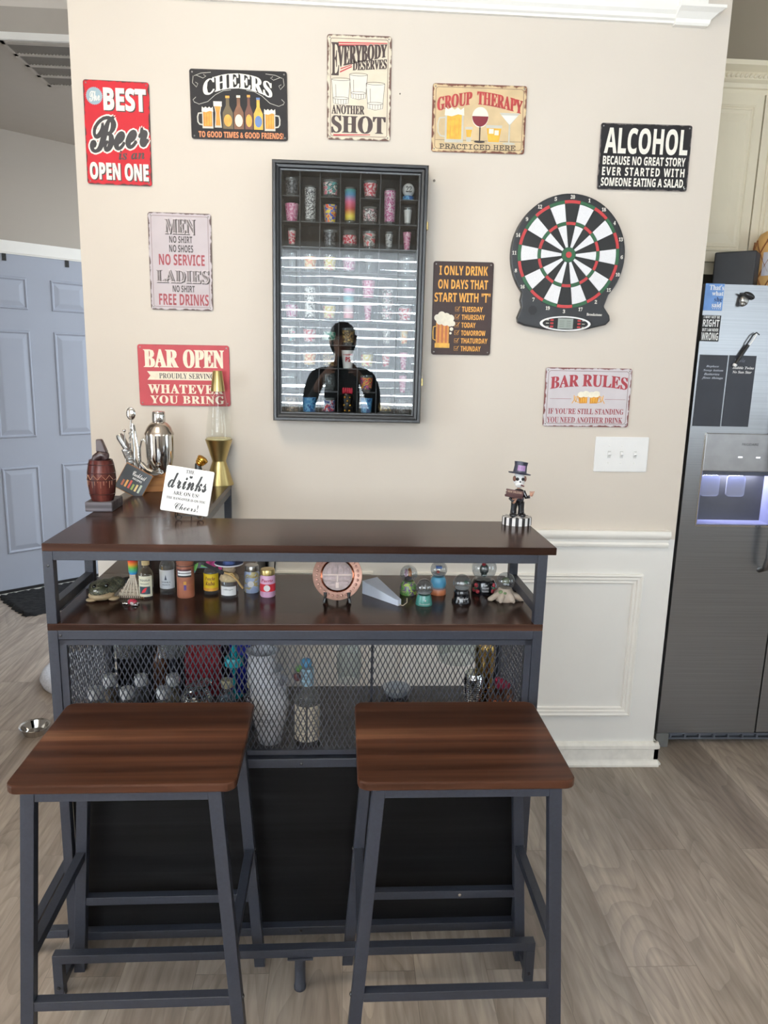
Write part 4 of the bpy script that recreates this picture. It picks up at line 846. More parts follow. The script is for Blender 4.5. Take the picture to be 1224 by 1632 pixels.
def disc(name, x, z, rx, rz, y0, y1, m_, par=db, n=40): return MB().prism([(x + rx * cos(2 * pi * i / n), z + rz * sin(2 * pi * i / n)) for i in range(n)], y0, y1, UPRIGHT).build(name, m_, par)
disc('panel_rim', cx, cz, .086, .024, .024, .0262, M_WHITE); disc('panel_face', cx, cz, .077, .0195, .024, .0270, sm['black_sectors'][1])
MB().box(cx - .0255, cx + .0255, -.0285, -.025, cz - .0165, cz + .0165).build('score_display', mat('lcd_grey', (150, 158, 152), .3, var=.05), db)
b = MB()
for i in range(4): b.box(cx - .02, cx - .004, -.0288, -.0285, cz - .011 + i * .006, cz - .0095 + i * .006); b.box(cx + .004, cx + .018, -.0288, -.0285, cz - .011 + i * .006, cz - .0095 + i * .006)
b.build('display_digits', mat('lcd_ink', (112, 120, 114), .4), db)
for sg in (-1, 1):
    for i in range(3):
        MB().prism(rrect(cx + sg * .046 - .0055, cx + sg * .046 + .0055, cz + (i - 1) * .0105 - .003, cz + (i - 1) * .0105 + .003, .002), .027, .0285, UPRIGHT).build('button', sm['red_beds'][1], db)
        MB().box(cx + sg * .061 - .005, cx + sg * .061 + .005, -.0274, -.027, cz + (i - 1) * .0105 - .0012, cz + (i - 1) * .0105 + .0012).build('button_caption', GRY, db)
x, z = wp(946.5, 501.5); b = MB(); wrap_text(b, 'Brookstone', 'serif', Matrix.Translation((x, -.0244, z)) @ UPRIGHT, .052, .0085, .01); b.build('lettering', WH, db)
x, z = wp(848.5, 494.5); b = MB()
for i in range(-3, 4):
    hw = sqrt(max(0, .0145 ** 2 - (i * .0042) ** 2)); b.prism([(x - hw, z + i * .0042 - .001), (x + hw, z + i * .0042 - .001), (x + hw, z + i * .0042 + .001), (x - hw, z + i * .0042 + .001)], .024, .0246, UPRIGHT)
b.build('speaker_grille', M_BLKM, db)

# ------------------------------------------------------------------ light switches, screw in the wall
ls = MB().prism(rrect(-.095, .095, -.0615, .0615, .004), .0, .006, UPRIGHT).build('light_switch_plate', M_WHITE, loc=(.9625, -.0003, 1.1895), rot=(0, radians(-.4), 0), bevel=.0025); tag(ls, 'white three-gang light switch plate below the BAR RULES sign', 'light switch')
for i in (-1, 0, 1):
    x = i * .046 + (.002 if i else 0)
    MB().box(x - .0055, x + .0055, -.0075, -.006, -.0125, .0125).build('switch_slot', mat('switch_slot', (206, 206, 204), .4), ls)
    b = MB(); b.add([(x - .0042, -.007, -.006), (x + .0042, -.007, -.006), (x + .0042, -.007, .008), (x - .0042, -.007, .008), (x - .0035, -.016, .000), (x + .0035, -.016, .000), (x + .0035, -.015, .008), (x - .0035, -.015, .008)], [(0, 1, 5, 4), (1, 2, 6, 5), (2, 3, 7, 6), (3, 0, 4, 7), (4, 5, 6, 7)])
    b.build('toggle', M_WHITE, ls)
    for z in (-.030, .030): MB().lathe([(.0032, 0), (.003, .0008), (.0008, .0012)], 10, T=Matrix.Translation((x, -.006, z)) @ Matrix.Rotation(radians(90), 4, 'X')).build('screw', M_PAPER, ls)
for u, v, nm in ((692, 288, 'small grey screw left in the wall right of the display case top'), (637.5, 149.5, 'tiny nail hole in the wall between the two upper middle signs')):
    q = at(u, v, y=0); o = MB().lathe([(.0042 if u > 650 else .0022, 0), (.004 if u > 650 else .0020, .0015), (.001, .0028)], 10, T=Matrix.Rotation(radians(90), 4, 'X')).build('wall_screw', mat('screw_grey', (110, 104, 96), .5, .4), loc=(q.x, -.0001, q.z)); tag(o, nm, 'screw')
# ------------------------------------------------------------------ display case with shot glasses
CX, CZ0 = .0015, 1.289; CWD, CHT, CDP = .484, .798, .086
case = thing('display_case', 'tall black glass-fronted display case full of shot glasses on the wall', 'display case', (CX, 0, CZ0))
M_CASE = mat('case_black', (19, 20, 23), .36, var=.1, scale=60)
M_FELT = mat('case_backing', (34, 36, 38), .9, var=.1)
prof = [(0, 0), (0, CDP - .004), (.003, CDP), (.010, CDP), (.013, CDP - .005), (.020, CDP - .007), (.024, CDP - .011), (.029, CDP - .012), (.029, .0)]
b = MB(); n = len(prof); vs = []
for d, h in prof: vs += [(-CWD / 2 + d, -h, d), (CWD / 2 - d, -h, d), (CWD / 2 - d, -h, CHT - d), (-CWD / 2 + d, -h, CHT - d)]
b.add(vs, [(i * 4 + j, i * 4 + (j + 1) % 4, ((i + 1) % n) * 4 + (j + 1) % 4, ((i + 1) % n) * 4 + j) for i in range(n) for j in range(4)]); b.build('frame', M_CASE, case)
MB().box(-CWD / 2 + .029, CWD / 2 - .029, -.008, -.002, .029, CHT - .029).build('backing', M_FELT, case)
MB().box(-CWD / 2 + .027, CWD / 2 - .027, -.0755, -.0730, .027, CHT - .027).build('glass_pane', M_PANE, case)
PX, PZ, Z0 = .0630, .0752, .0230           # column and row pitch
def colx(c): return (c - 3) * PX            # c = 0..6
def rowz(r): return Z0 + (9 - r) * PZ       # floor of row r = 0..9 counted from the top
M_SHELF = mat('case_shelf', (72, 74, 78), .5, var=.08)
for r in range(9):
    half = r in (0, 4, 8)
    if not half: MB().box(-.2125, .2125, -.066, -.008, rowz(r) - .0035, rowz(r) - .0005).build('shelf', M_SHELF, case)
    else:
        for c in (0, 2, 4, 6): MB().box(max(-.2125, colx(c) - PX / 2 + .001), min(.2125, colx(c) + PX / 2 - .001), -.066, -.008, rowz(r) - .0035, rowz(r) - .0005).build('half_shelf', M_SHELF, case)
for c in range(6):
    x = colx(c) + PX / 2
    MB().box(x - .0012, x + .0012, -.066, -.008, Z0 - .003, CHT - .029).build('divider', M_SHELF, case)
for z in (CHT - .175, .135):
    h = MB().box(CWD / 2, CWD / 2 + .004, -.070, -.052, z - .012, z + .012).tube([(CWD / 2 + .004, -.062, z - .012), (CWD / 2 + .004, -.062, z + .012)], .003, 8); h.build('brass_catch', M_BRASS, case)

CLR = thin_glass('shot_glass_clear', (226, 232, 232), 1.45, 0, .10)
def pr(nm, cols, sc=90, kind='noise'): return printed('print_' + nm, cols, sc, .3, kind=kind)
P_PINK = pr('pink', [(214, 120, 160), (240, 190, 210), (190, 80, 130)]); P_WHBLK = pr('white_black', [(230, 230, 230), (60, 60, 64), (236, 236, 236), (90, 92, 98)], 110)
P_TEAL = pr('teal', [(90, 170, 170), (40, 60, 70), (226, 226, 220), (210, 120, 140)]); P_FLAME = pr('flame', [(216, 60, 50), (240, 190, 50), (60, 80, 190), (240, 210, 60)], 60)
P_RED = pr('red', [(190, 50, 70), (228, 210, 210), (200, 60, 80)]); P_GREYP = pr('grey_pink', [(212, 170, 175), (70, 70, 74), (220, 214, 214)], 120); P_MAG = pr('magenta', [(196, 90, 150), (236, 220, 230), (170, 70, 130)], 150)
P_ORANGE = pr('orange', [(226, 130, 70), (244, 210, 150), (230, 220, 190)]); P_YEL = pr('yellow', [(230, 205, 110), (240, 232, 190), (206, 96, 70)]); P_BLUE = pr('blue', [(66, 136, 190), (110, 170, 210), (40, 90, 150)], 70)
P_GOLD = pr('gold', [(150, 118, 70), (60, 50, 40), (196, 170, 110)], 100); P_TAN = pr('tan_deer', [(150, 128, 108), (60, 50, 46), (160, 140, 120)], 80); P_MULTI = pr('multi', [(200, 60, 90), (230, 180, 60), (70, 50, 120), (210, 90, 140)], 90)
P_NAVY = pr('navy', [(60, 80, 140), (200, 206, 216), (190, 50, 60), (50, 66, 120)], 70); P_DARK = pr('dark', [(44, 46, 50), (120, 120, 124), (36, 38, 42)], 90); P_GRN = pr('green', [(60, 140, 120), (200, 220, 210), (40, 90, 90)], 80)
def bands(nm, cols):
    return printed('bands_' + nm, cols, 1, .3, (1, 1, 9.3), 'bands')
P_PALM = bands('palm', [(40, 40, 44), (244, 220, 80), (196, 70, 60), (230, 110, 150), (80, 150, 200), (60, 150, 110)]); P_CAND = bands('candy', [(220, 60, 90), (240, 200, 210), (100, 190, 200), (230, 100, 170)])
ORDN = ('top', 'second', 'third', 'fourth', 'fifth', 'sixth', 'seventh', 'eighth', 'ninth', 'bottom'); CLN = ('far left', 'second', 'third', 'middle', 'fifth', 'sixth', 'far right')
def glass(c, r, kind, m, look, dx=0.0):
    """one glass of the case: c column, r row whose floor it stands on"""
    tall = kind in ('tall', 'tiki'); h = {'shot': .054, 'tall': .108, 'slim': .056, 'wide': .052, 'stemless': .056, 'cup': .058, 'ball': .052, 'tiki': .088}[kind]
    where = '%s column, %s row in the display case' % (CLN[c], ORDN[r])
    g = thing('shot_glass', '%s, %s' % (look, where), 'shot glass', (CX + colx(c) + dx, -.038, CZ0 + rowz(r)), 0, 'shot glasses in the display case')
    if kind in ('shot', 'wide', 'slim', 'cup', 'stemless'):
        r0, r1 = {'shot': (.0165, .0220), 'wide': (.0215, .0235), 'slim': (.0085, .0135), 'cup': (.0155, .0225), 'stemless': (.016, .0195)}[kind]
        if kind == 'stemless': prof = [(.014, 0), (.016, .002), (.022, .016), (.0225, .028), (.0195, h)]
        else: prof = [(r0, 0), (r0, .002), (r0 + (r1 - r0) * .5, h * .5), (r1, h), (r1 - .0012, h), (r0 - .001, .010)]
        opaque = m in (P_PINK, P_FLAME, P_TAN, P_BLUE) or kind == 'cup'
        MB().lathe(prof, 20, cap1=False).build('glass_body', (M_WHITE if kind == 'cup' else m) if opaque else CLR, g, smooth=40)
        if kind == 'cup':
            t = MB(); curved_text(t, 'PS', 'bold', .0208, -pi / 2, .029, .016, .8, .02); t.build('logo', M_RED, g); t = MB(); curved_text(t, 'FLAMINGO', 'bold', .0226, -pi / 2, .044, .005, 1.5, .02); t.build('lettering', M_RED, g)
        elif m and not opaque:
            q = lambda t: r0 + (r1 - r0) * t + .0004
            if kind == 'stemless': MB().lathe([(.0224, .014), (.0229, .028), (.0218, .040)], 20, cap0=False, cap1=False).build('printed_band', m, g, smooth=50)
            else: MB().lathe([(q(.16), h * .16), (q(.86), h * .86)], 20, cap0=False, cap1=False).build('printed_band', m, g, smooth=50)
    elif kind == 'tall':
        MB().lathe([(.0150, 0), (.0158, .002), (.0160, .012), (.0172, .06), (.0178, h), (.0166, h), (.0150, .014)], 20, cap1=False).build('glass_body', CLR, g, smooth=40)
        if m: MB().lathe([(.0165, .010), (.0177, .06), (.0182, h * .95)], 20, cap0=False, cap1=False).build('printed_band', m, g, smooth=50)
    elif kind == 'ball':
        MB().lathe([(.018, 0), (.0185, .003), (.018, .013), (.010, .016)], 20).build('glass_base', P_BLUE, g, smooth=40); MB().ball((0, 0, .033), (.0195, .0155, .0205)).build('white_medallion', M_WHITE, g, smooth=60)
        b = MB(); wrap_text(b, '22', 'ital', Matrix.Translation((0, -.0160, .033)) @ UPRIGHT, .018, .018, .01); b.build('lettering', M_INK, g)
    elif kind == 'tiki':
        MB().lathe([(.0175, 0), (.019, .004), (.0185, .02), (.021, .028), (.0185, .038), (.0215, .050), (.0205, .062), (.017, .068)], 20).build('carved_body', mat('tiki_black', (24, 22, 22), .3, var=.2), g, smooth=40)
        for k in range(5): MB().ball(((k - 2) * .0068, -.004, .076), (.0048, .008, .012), 10, 8).build('red_crest', mat('tiki_red', (196, 48, 70), .3), g, smooth=60)
        for x, z in ((-.008, .056), (.008, .056), (-.010, .030), (.010, .030), (0, .044), (-.007, .012), (.007, .012)): MB().ball((x, -.0195, z), (.0042, .003, .0042), 8, 6).build('gold_stud', M_GOLDL, g, smooth=60)
    return g
G = [
 (0, 0, 'shot', P_DARK, 'clear glass, dark grey crest'), (2, 0, 'wide', P_TEAL, 'short glass printed teal and pink'), (4, 0, 'shot', P_RED, 'clear shot glass with red print'), (6, 0, 'ball', None, 'round white medallion glass'),
 (0, 1, 'shot', P_PINK, 'pink patterned shot glass'), (1, 1, 'tall', P_WHBLK, 'tall shot glass with white and black pattern'), (2, 1, 'shot', P_FLAME, 'red, blue and yellow flame shot glass'), (3, 1, 'tall', P_PALM, 'tall rainbow-banded palm shot glass'), (4, 1, 'wide', P_GREYP, 'short glass printed grey and pale pink'), (5, 1, 'tall', P_MAG, 'tall shot glass speckled magenta'), (6, 1, 'slim', pr('plain_white', [(236, 236, 236), (226, 226, 226)]), 'slim white shooter glass'),
 (0, 2, 'slim', P_RED, 'slim clear shooter, red print'), (2, 2, 'shot', P_DARK, 'clear shot glass with grey lettering print'), (3, 2, 'stemless', P_RED, 'rounded clear glass, red band'), (4, 2, 'shot', pr('rose_grey', [(214, 96, 100), (206, 200, 196), (120, 116, 112)], 60), 'rose-rimmed grey printed shot glass'), (5, 2, 'slim', P_WHBLK, 'slim clear shooter with white marks'), (6, 2, 'slim', P_PINK, 'slim pink shooter glass'),
 (0, 3, 'slim', None, 'slim plain clear shooter'), (1, 3, 'shot', P_ORANGE, 'orange and cream printed shot glass'), (2, 3, 'shot', P_YEL, 'pale yellow printed shot glass'), (3, 3, 'shot', P_MAG, 'clear glass with a magenta wheel print'), (4, 3, 'slim', None, 'slim plain clear shooter'), (6, 3, 'shot', None, 'plain clear shot glass'),
 (2, 4, 'slim', None, 'slim plain clear shooter'), (4, 4, 'shot', P_PINK, 'pink printed glass'), (6, 4, 'slim', None, 'slim plain clear shooter'),
 (0, 5, 'shot', P_MAG, 'clear shot glass with magenta print'), (1, 5, 'tall', pr('cow', [(240, 240, 240), (236, 236, 236), (70, 70, 72), (240, 240, 240)], 100), 'tall white black-spotted glass'), (2, 5, 'shot', P_YEL, 'yellow and red printed shot glass'), (3, 5, 'tall', P_CAND, 'tall pink and turquoise banded glass'), (4, 5, 'slim', P_PINK, 'slim pink shooter'), (5, 5, 'tall', P_GREYP, 'tall pale pink and grey printed glass'), (6, 5, 'shot', P_RED, 'clear shot glass with red print'),
 (0, 6, 'slim', P_TEAL, 'slim shooter with teal print'), (1, 6, 'shot', P_RED, 'clear shot glass with red print'), (2, 6, 'stemless', P_GRN, 'rounded glass with a green band'), (3, 6, 'shot', P_GOLD, 'amber and gold patterned glass'), (5, 6, 'slim', P_WHBLK, 'slim shooter with white marks'), (6, 6, 'slim', P_ORANGE, 'slim shooter with orange print'),
 (0, 7, 'slim', None, 'slim plain clear shooter'), (1, 7, 'shot', P_ORANGE, 'orange printed shot glass'), (2, 7, 'shot', P_GOLD, 'dark gold printed shot glass'), (3, 7, 'cup', M_WHITE, 'white cup with a red logo'), (4, 7, 'shot', P_YEL, 'yellowish printed shot glass'), (5, 7, 'slim', P_RED, 'slim shooter with red print'), (6, 7, 'slim', P_PINK, 'slim pink shooter'),
 (0, 8, 'shot', None, 'plain clear shot glass'), (2, 8, 'stemless', None, 'rounded plain clear glass'), (4, 8, 'shot', P_MULTI, 'multicoloured shot glass'), (6, 8, 'slim', P_PINK, 'slim pink shooter'),
 (0, 9, 'wide', P_TAN, 'short brown glass with black animal print'), (1, 9, 'wide', P_BLUE, 'short bright blue glass'), (2, 9, 'wide', P_NAVY, 'short navy, white and red printed glass'), (3, 9, 'tiki', None, 'black carved tiki cup with a red crest'), (4, 9, 'shot', P_BLUE, 'blue printed shot glass'), (5, 9, 'stemless', P_GOLD, 'rounded glass with a gold deer band'), (6, 9, 'wide', P_DARK, 'short dark printed glass'),
]
for c, r, k, m_, look in G: glass(c, r, k, m_, look, .005 if c == 0 else -.005 if c == 6 else 0)
# ------------------------------------------------------------------ things on the raised top
M_DKWOOD = wood('carved_mahogany', (48, 22, 20), (78, 38, 34), (104, 56, 46), 'Z', 22, .22)
p = at(158, 816, z=ZT); B0 = Vector((p.x, p.y + .035, ZT))
t = thing('barrel_carving', 'carved dark wooden barrel with a hooded figure rising out of it', 'carving', B0, BT)
MB().box(-.040, .036, -.036, .072, 0, .029).build('plinth', wood('worn_grey_wood', (58, 54, 56), (92, 88, 92), (120, 116, 120), 'X', 30, .45), t, bevel=.003)
pr_ = [(.030, .029), (.0345, .045), (.0385, .075), (.0395, .095), (.0385, .115), (.035, .138), (.0325, .146), (.0318, .149), (.0285, .149), (.028, .138)]
MB().lathe(pr_, 32).build('barrel', M_DKWOOD, t, smooth=40)
for z, r in ((.050, .0358), (.092, .0398), (.112, .0390), (.136, .0358)): MB().lathe([(r - .0006, z - .001), (r + .0006, z), (r - .0006, z + .001)], 32, cap0=False, cap1=False).build('hoop', mat('hoop_dark', (40, 18, 18), .3), t)
M_CARVE = mat('carved_line', (176, 132, 104), .5, var=.2)
z = MB(); ang = [radians(-155 + i * 16.25) for i in range(9)]
z.tube([(.0398 * cos(a), .0398 * sin(a), .094 + (.013 if i % 2 else 0)) for i, a in enumerate(ang)], .0008, 5); z.build('zigzag_carving', M_CARVE, t)
for i in range(11):
    a = radians(-150 + i * 12); MB().tube([(.0397 * cos(a), .0397 * sin(a), .090), (.0385 * cos(a), .0385 * sin(a), .070 + .008 * (i % 3))], .0006, 5).build('stave_mark', M_CARVE, t)
M_FIG = mat('ebony', (52, 36, 36), .35, var=.2)
MB().tube([(-.016, -.004, .142), (-.010, -.006, .155), (0, -.002, .164), (.010, 0, .160), (.014, 0, .150)], [.010, .012, .013, .013, .010], 12).ball((.008, .002, .160), (.016, .014, .016)).build('shoulders', M_FIG, t, smooth=60)
h = MB(); h.add([(-.010, -.010, .172), (.020, -.010, .170), (.020, .012, .170), (-.010, .012, .172), (-.0095, -.008, .208), (.006, -.008, .208), (.006, .010, .208), (-.0095, .010, .208)], [(3, 2, 1, 0), (4, 5, 6, 7), (0, 1, 5, 4), (1, 2, 6, 5), (2, 3, 7, 6), (3, 0, 4, 7)])
h.build('hooded_head', M_FIG, t, bevel=.003)

t.scale = (.95, .95, .93)
# cocktail tool stand on the return
p = at(246, 784, z=ZT); S0 = Vector((p.x, p.y, ZT))
stn = thing('cocktail_tool_stand', 'bamboo cocktail tool stand with an arched cut-out on the bar return', 'tool stand', S0, radians(12))
b = MB(); arc = [(.090 + .030 * cos(radians(a)), .030 * sin(radians(a))) for a in range(180, -1, -15)]
b.prism([(-.062, 0), (.058, 0)] + [(x + .0, z) for x, z in arc[1:-1]] + [(.122, 0), (.150, 0), (.150, .052), (-.062, .052)][:0] + [(.122, 0), (.150, 0), (.150, .058), (-.062, .058)], -.060, -.0, UPRIGHT)
b.build('block', M_BAMBOO, stn, bevel=.002)
MB().box(-.092, .16, .010 - .012, .052, .046, .060).build('tool_plate', M_BAMBOO, stn, bevel=.002)
def on_stand(dx, dy, z=.060): c, s = cos(radians(12)), sin(radians(12)); return Vector((S0.x + dx * c - dy * s, S0.y + dx * s + dy * c, ZT + z))
def tool(name, label, cat, dx, dy): return thing(name, label, cat, on_stand(dx, dy))
t = tool('cocktail_shaker', 'polished steel cocktail shaker with a small cap on the bamboo stand', 'cocktail shaker', .020, .026)
MB().lathe([(.030, 0), (.034, .003), (.0425, .050), (.0435, .090), (.0435, .118)], 40).build('body', M_CHROME, t, smooth=40)
MB().lathe([(.0450, .117), (.0450, .122), (.042, .128), (.036, .142), (.026, .153), (.0195, .156), (.0195, .158)], 40).build('strainer_lid', mat('warm_steel', (196, 184, 172), .2, 1.0, var=.03), t, smooth=40)
MB().lathe([(.0195, .1575), (.0205, .160), (.0195, .186), (.0180, .189)], 32).build('cap', M_CHROME, t, smooth=40)
t = tool('bar_spoon', 'long twisted bar spoon, tallest of the tools in the stand', 'bar spoon', -.070, .012)
q = Vector((.012, 0, .0))
MB().tube([(0, 0, 0), (.004, 0, .10), (.010, 0, .165)], .0028, 8).build('handle', M_CHROME, t, smooth=60)
b = MB()
b.tube([(.0034 * cos(i * 1.1) + i * .00010, .0034 * sin(i * 1.1), .002 + i * .0028) for i in range(46)], .0011, 5); b.build('twist', M_NICKEL, t)
MB().ball((.010, 0, .183), (.0145, .006, .020)).build('bowl', M_CHROME, t, smooth=60)
t = tool('muddler', 'thick steel muddler leaning left in the stand', 'muddler', -.052, .034)
MB().tube([(.008, 0, -.0), (-.020, 0, .060), (-.046, 0, .108), (-.050, 0, .116)], [.0075, .010, .0125, .009], 14).build('shaft', M_NICKEL, t, smooth=60)
t = tool('cocktail_strainer', 'spring-edged steel strainer leaning behind the bar spoon', 'strainer', -.060, .004)
MB().tube([(.004, 0, 0), (-.012, 0, .04), (-.024, 0, .075)], [.004, .009, .010], 10).build('plate', M_NICKEL, t, smooth=60)
b = MB(); b.tube([(.006 - .026 * (i / 40) + .010 * cos(i * 1.3), -.006 + .010 * sin(i * 1.3), .006 + i * .0018) for i in range(41)], .0011, 5); b.build('spring', M_CHROME, t)
t = tool('cocktail_pick', 'thin steel cocktail pick with a ball end left of the spoon', 'cocktail pick', -.080, .002)
MB().tube([(0, 0, 0), (-.001, 0, .128)], .0012, 6).ball((-.001, 0, .132), .0048, 12, 8).build('pick', M_CHROME, t, smooth=60)
t = tool('ice_tongs', 'narrow steel ice tongs standing right of the bar spoon', 'tongs', -.050, .018)
for s in (-1, 1): MB().tube([(s * .008, 0, 0), (s * .007, 0, .07), (-.006 + s * .003, 0, .145), (-.008, 0, .152)], [.0026, .003, .003, .002], 6).build('arm', M_CHROME, t, smooth=50)
t = tool('jigger', 'steel hairpin jigger handle beside the shaker', 'jigger', -.028, .024)
MB().tube([(-.011, 0, 0), (-.012, 0, .075), (-.006, 0, .098), (0, 0, .104), (.006, 0, .098), (.011, 0, .075), (.012, 0, 0)], .0032, 8).build('loop', M_CHROME, t, smooth=60)
t = tool('bottle_pourer', 'steel pourer lying with its round foot on the stand edge', 'pourer', -.004, -.024)
MB().lathe([(.026, 0), (.026, .003), (.010, .005), (.005, .012)], 28).build('foot', M_NICKEL, t, smooth=40)
MB().tube([(-.034, .012, .030), (-.012, .0, .010), (.004, -.004, .006)], [.008, .009, .007], 12).build('spout', M_NICKEL, t, smooth=60)
t = tool('bottle_stopper', 'steel ball-topped bottle stopper in front of the shaker', 'bottle stopper', .016, -.012)
MB().lathe([(.016, 0), (.016, .003), (.004, .006), (.0035, .018)], 20).build('stem', M_CHROME, t, smooth=40); MB().ball((0, 0, .026), .0095).build('ball', mat('smoked_steel', (120, 112, 104), .15, 1.0), t, smooth=60)
# recipe booklet hung on the stand's corner
c0 = at(213, 767, y=S0.y - .068)
bk = thing('recipe_booklet', 'square black cocktail recipe booklet turned cornerwise against the stand', 'booklet', c0)
bk.rotation_euler = (radians(-6), radians(29), radians(4))
MB().box(-.0330, .0330, .0, .004, -.0315, .0315).build('wood_cover', M_BAMBOO, bk, bevel=.001)
MB().box(-.0318, .0318, -.0012, .0, -.030, .030).build('front_page', mat('slate_page', (52, 56, 60), .5), bk)
b = MB(); wrap_text(b, 'Cocktail', 'script', Matrix.Translation((.006, -.0018, .017)) @ UPRIGHT, .032, .011, .01); wrap_text(b, 'RECIPES', 'bold', Matrix.Translation((.006, -.0018, .006)) @ UPRIGHT, .022, .0045); b.build('lettering', M_PAPER, bk)
for i, c in enumerate(((170, 96, 70), (214, 160, 90), (200, 90, 80), (150, 170, 90), (226, 200, 140), (190, 200, 180))):
    x = -.020 + i * .008; MB().box(x - .0022, x + .0022, -.0017, -.0012, -.020, -.006 + .003 * (i % 3)).build('printed_cocktail', mat('drink_%d' % i, c, .5), bk)
bk.scale = (1.32, 1.0, 1.32)
o = MB().lathe([(.020, 0), (.024, .01), (.024, .045), (.018, .05)], 24).build('black_cup', M_BLKM, loc=on_stand(.092, .075, -.060), smooth=40); tag(o, 'small black cup seen through the arch of the bamboo stand', 'cup')

# lava lamp
t = thing('lava_lamp', 'brass lava lamp with clear liquid and settled gold wax near the wall', 'lava lamp', (-.424, -.052, ZT))
MB().lathe([(.0465, 0), (.0470, .003), (.0225, .078), (.0225, .080), (.0435, .148), (.0445, .152), (.0425, .152), (.0415, .148)], 48, cap1=False).build('base', M_BRASS, t, smooth=30)
MB().lathe([(.0400, .140), (.0420, .152), (.0395, .200), (.0300, .262), (.0218, .312), (.0205, .325)], 40).build('glass_bottle', thin_glass('lamp_glass', (250, 251, 250), 1.42), t, smooth=50)
MB().lathe([(.0385, .140), (.0408, .152), (.0405, .1565), (.02, .158), (.001, .1585)], 40).build('wax', mat('lamp_wax', (206, 196, 150), .35, var=.1), t, smooth=40)
MB().lathe([(.0228, .310), (.0226, .313), (.0155, .372), (.0145, .376), (.0, .3765)], 40, cap1=False).build('cap', M_BRASS, t, smooth=30)
# gold bottle stopper behind the sign
p = at(318, 742, y=-.16); t = thing('wine_bottle_stopper', 'amber gold ribbed bottle top tilted left of the lava lamp', 'bottle stopper', (p.x - .004, -.16, ZT))
MB().lathe([(.016, 0), (.018, .02), (.016, .05), (.011, .07), (.010, .085)], 20).build('black_neck', M_BLK, t, smooth=40)
b = MB(); T = Matrix.Translation((0, 0, .080)) @ Matrix.Rotation(radians(38), 4, 'Y')
b.lathe([(.010, 0), (.012, .004), (.015, .008), (.0145, .011), (.017, .015), (.0165, .018), (.0185, .022), (.018, .027), (.012, .030)], 24, T=T); b.build('gold_cap', M_GOLDL, t, smooth=30)

# "the drinks are on us" plaque on its easel
p = at(297, 829, z=ZT); K0 = Vector((p.x, p.y + .012, ZT))
es = thing('display_easel', 'small black wire easel holding the white drinks plaque', 'easel', K0, radians(2))
for x in (-.026, .030):
    b = MB(); b.tube([(x, -.016, .026), (x - .001, -.018, .016), (x - .002, -.012, .010), (x, .004, .008), (x, .020, .060), (x, .024, .095)], .0016, 6)
    b.tube([(x, -.012, .010)] + [(x + .008 * cos(radians(a)) + .006, -.012, .008 + .0065 * sin(radians(a))) for a in range(180, 500, 40)], .0015, 6)
    b.ball((x, -.016, .027), .003, 8, 6); b.build('wire_leg', M_BLK, es, smooth=60)
MB().tube([(-.026, .008, .008), (.030, .008, .008)], .0016, 6).tube([(.002, .020, .07), (.002, .052, .002)], .0016, 6).build('back_brace', M_BLK, es, smooth=60)
pq = thing('bar_plaque', 'white plaque reading the drinks are on us, tilted on a wire easel', 'plaque', K0 + Vector((.004, -.004, .076))); pq.rotation_euler = (radians(-13), radians(8.5), radians(2))
PW, PH = .122, .118
MB().prism(rrect(-PW / 2, PW / 2, -PH / 2, PH / 2, .005), 0, .006, UPRIGHT).build('board', mat('plaque_white', (240, 240, 240), .45, var=.02, scale=20, stretch=(.2, 1, 4)), pq, bevel=.0012)
for s_, st_, x, z, w, h, of in (('THE', 'serif', .000, .049, .022, .009, .01), ('drinks', 'script', -.002, .022, .098, .040, .02), ('ARE ON US!', 'serif', -.002, -.0095, .066, .0100, .01), ('THE HANGOVER IS ON YOU', 'serif', .0, -.0235, .100, .0068, .01), ('Cheers!', 'script', .004, -.042, .060, .019, .0)):
    b = MB(); wrap_text(b, s_, st_, Matrix.Translation((x, -.0064, z)) @ UPRIGHT, w, h, of); b.build('lettering', M_INK, pq)
b = MB(); b.add([(.004 + .0045 * cos(radians(a)), -.0066, .036 + .004 * sin(radians(a))) for a in (210, 270, 330)] + [(.008, -.0066, .038), (.006, -.0066, .040), (.004, -.0066, .0375), (.002, -.0066, .040), (.0, -.0066, .038)], [(0, 1, 2, 3, 4, 5, 6, 7)]); b.build('heart', M_INK, pq)

# skeleton bobblehead
p = at(826, 838, z=ZT); G0 = Vector((p.x, p.y + .022, ZT))
t = thing('bobblehead_figurine', 'skeleton bobblehead in a top hat on a black and white striped base', 'figurine', G0, radians(-3))
b = MB(); N = 28; b2 = MB()
for i in range(N):
    a0, a1 = 2 * pi * i / N, 2 * pi * (i + 1) / N; r = .0375
    (b if i % 2 else b2).add([(r * cos(a0), r * .8 * sin(a0), 0), (r * cos(a1), r * .8 * sin(a1), 0), (r * cos(a1), r * .8 * sin(a1), .020), (r * cos(a0), r * .8 * sin(a0), .020), (0, 0, .020), (0, 0, 0)], [(0, 1, 2, 3), (3, 2, 4), (1, 0, 5)])
b.build('white_stripes', M_WHITE, t); b2.build('black_stripes', M_INK, t)
MB().box(-.012, .012, -.016, -.004, .0199, .0205).build('white_patch', M_WHITE, t)
M_SUIT = mat('glossy_black', (20, 20, 24), .2, var=.2)
b = MB()
for s in (-1, 1): b.tube([(s * .010, 0, .024), (s * .0095, 0, .040), (s * .008, 0, .058)], [.0085, .0075, .009], 12).ball((s * .012, -.008, .0255), (.009, .014, .0058), 12, 8)
b.ball((0, 0, .066), (.0155, .011, .018)).ball((.001, 0, .080), (.016, .010, .012)); b.build('suit', M_SUIT, t, smooth=60)
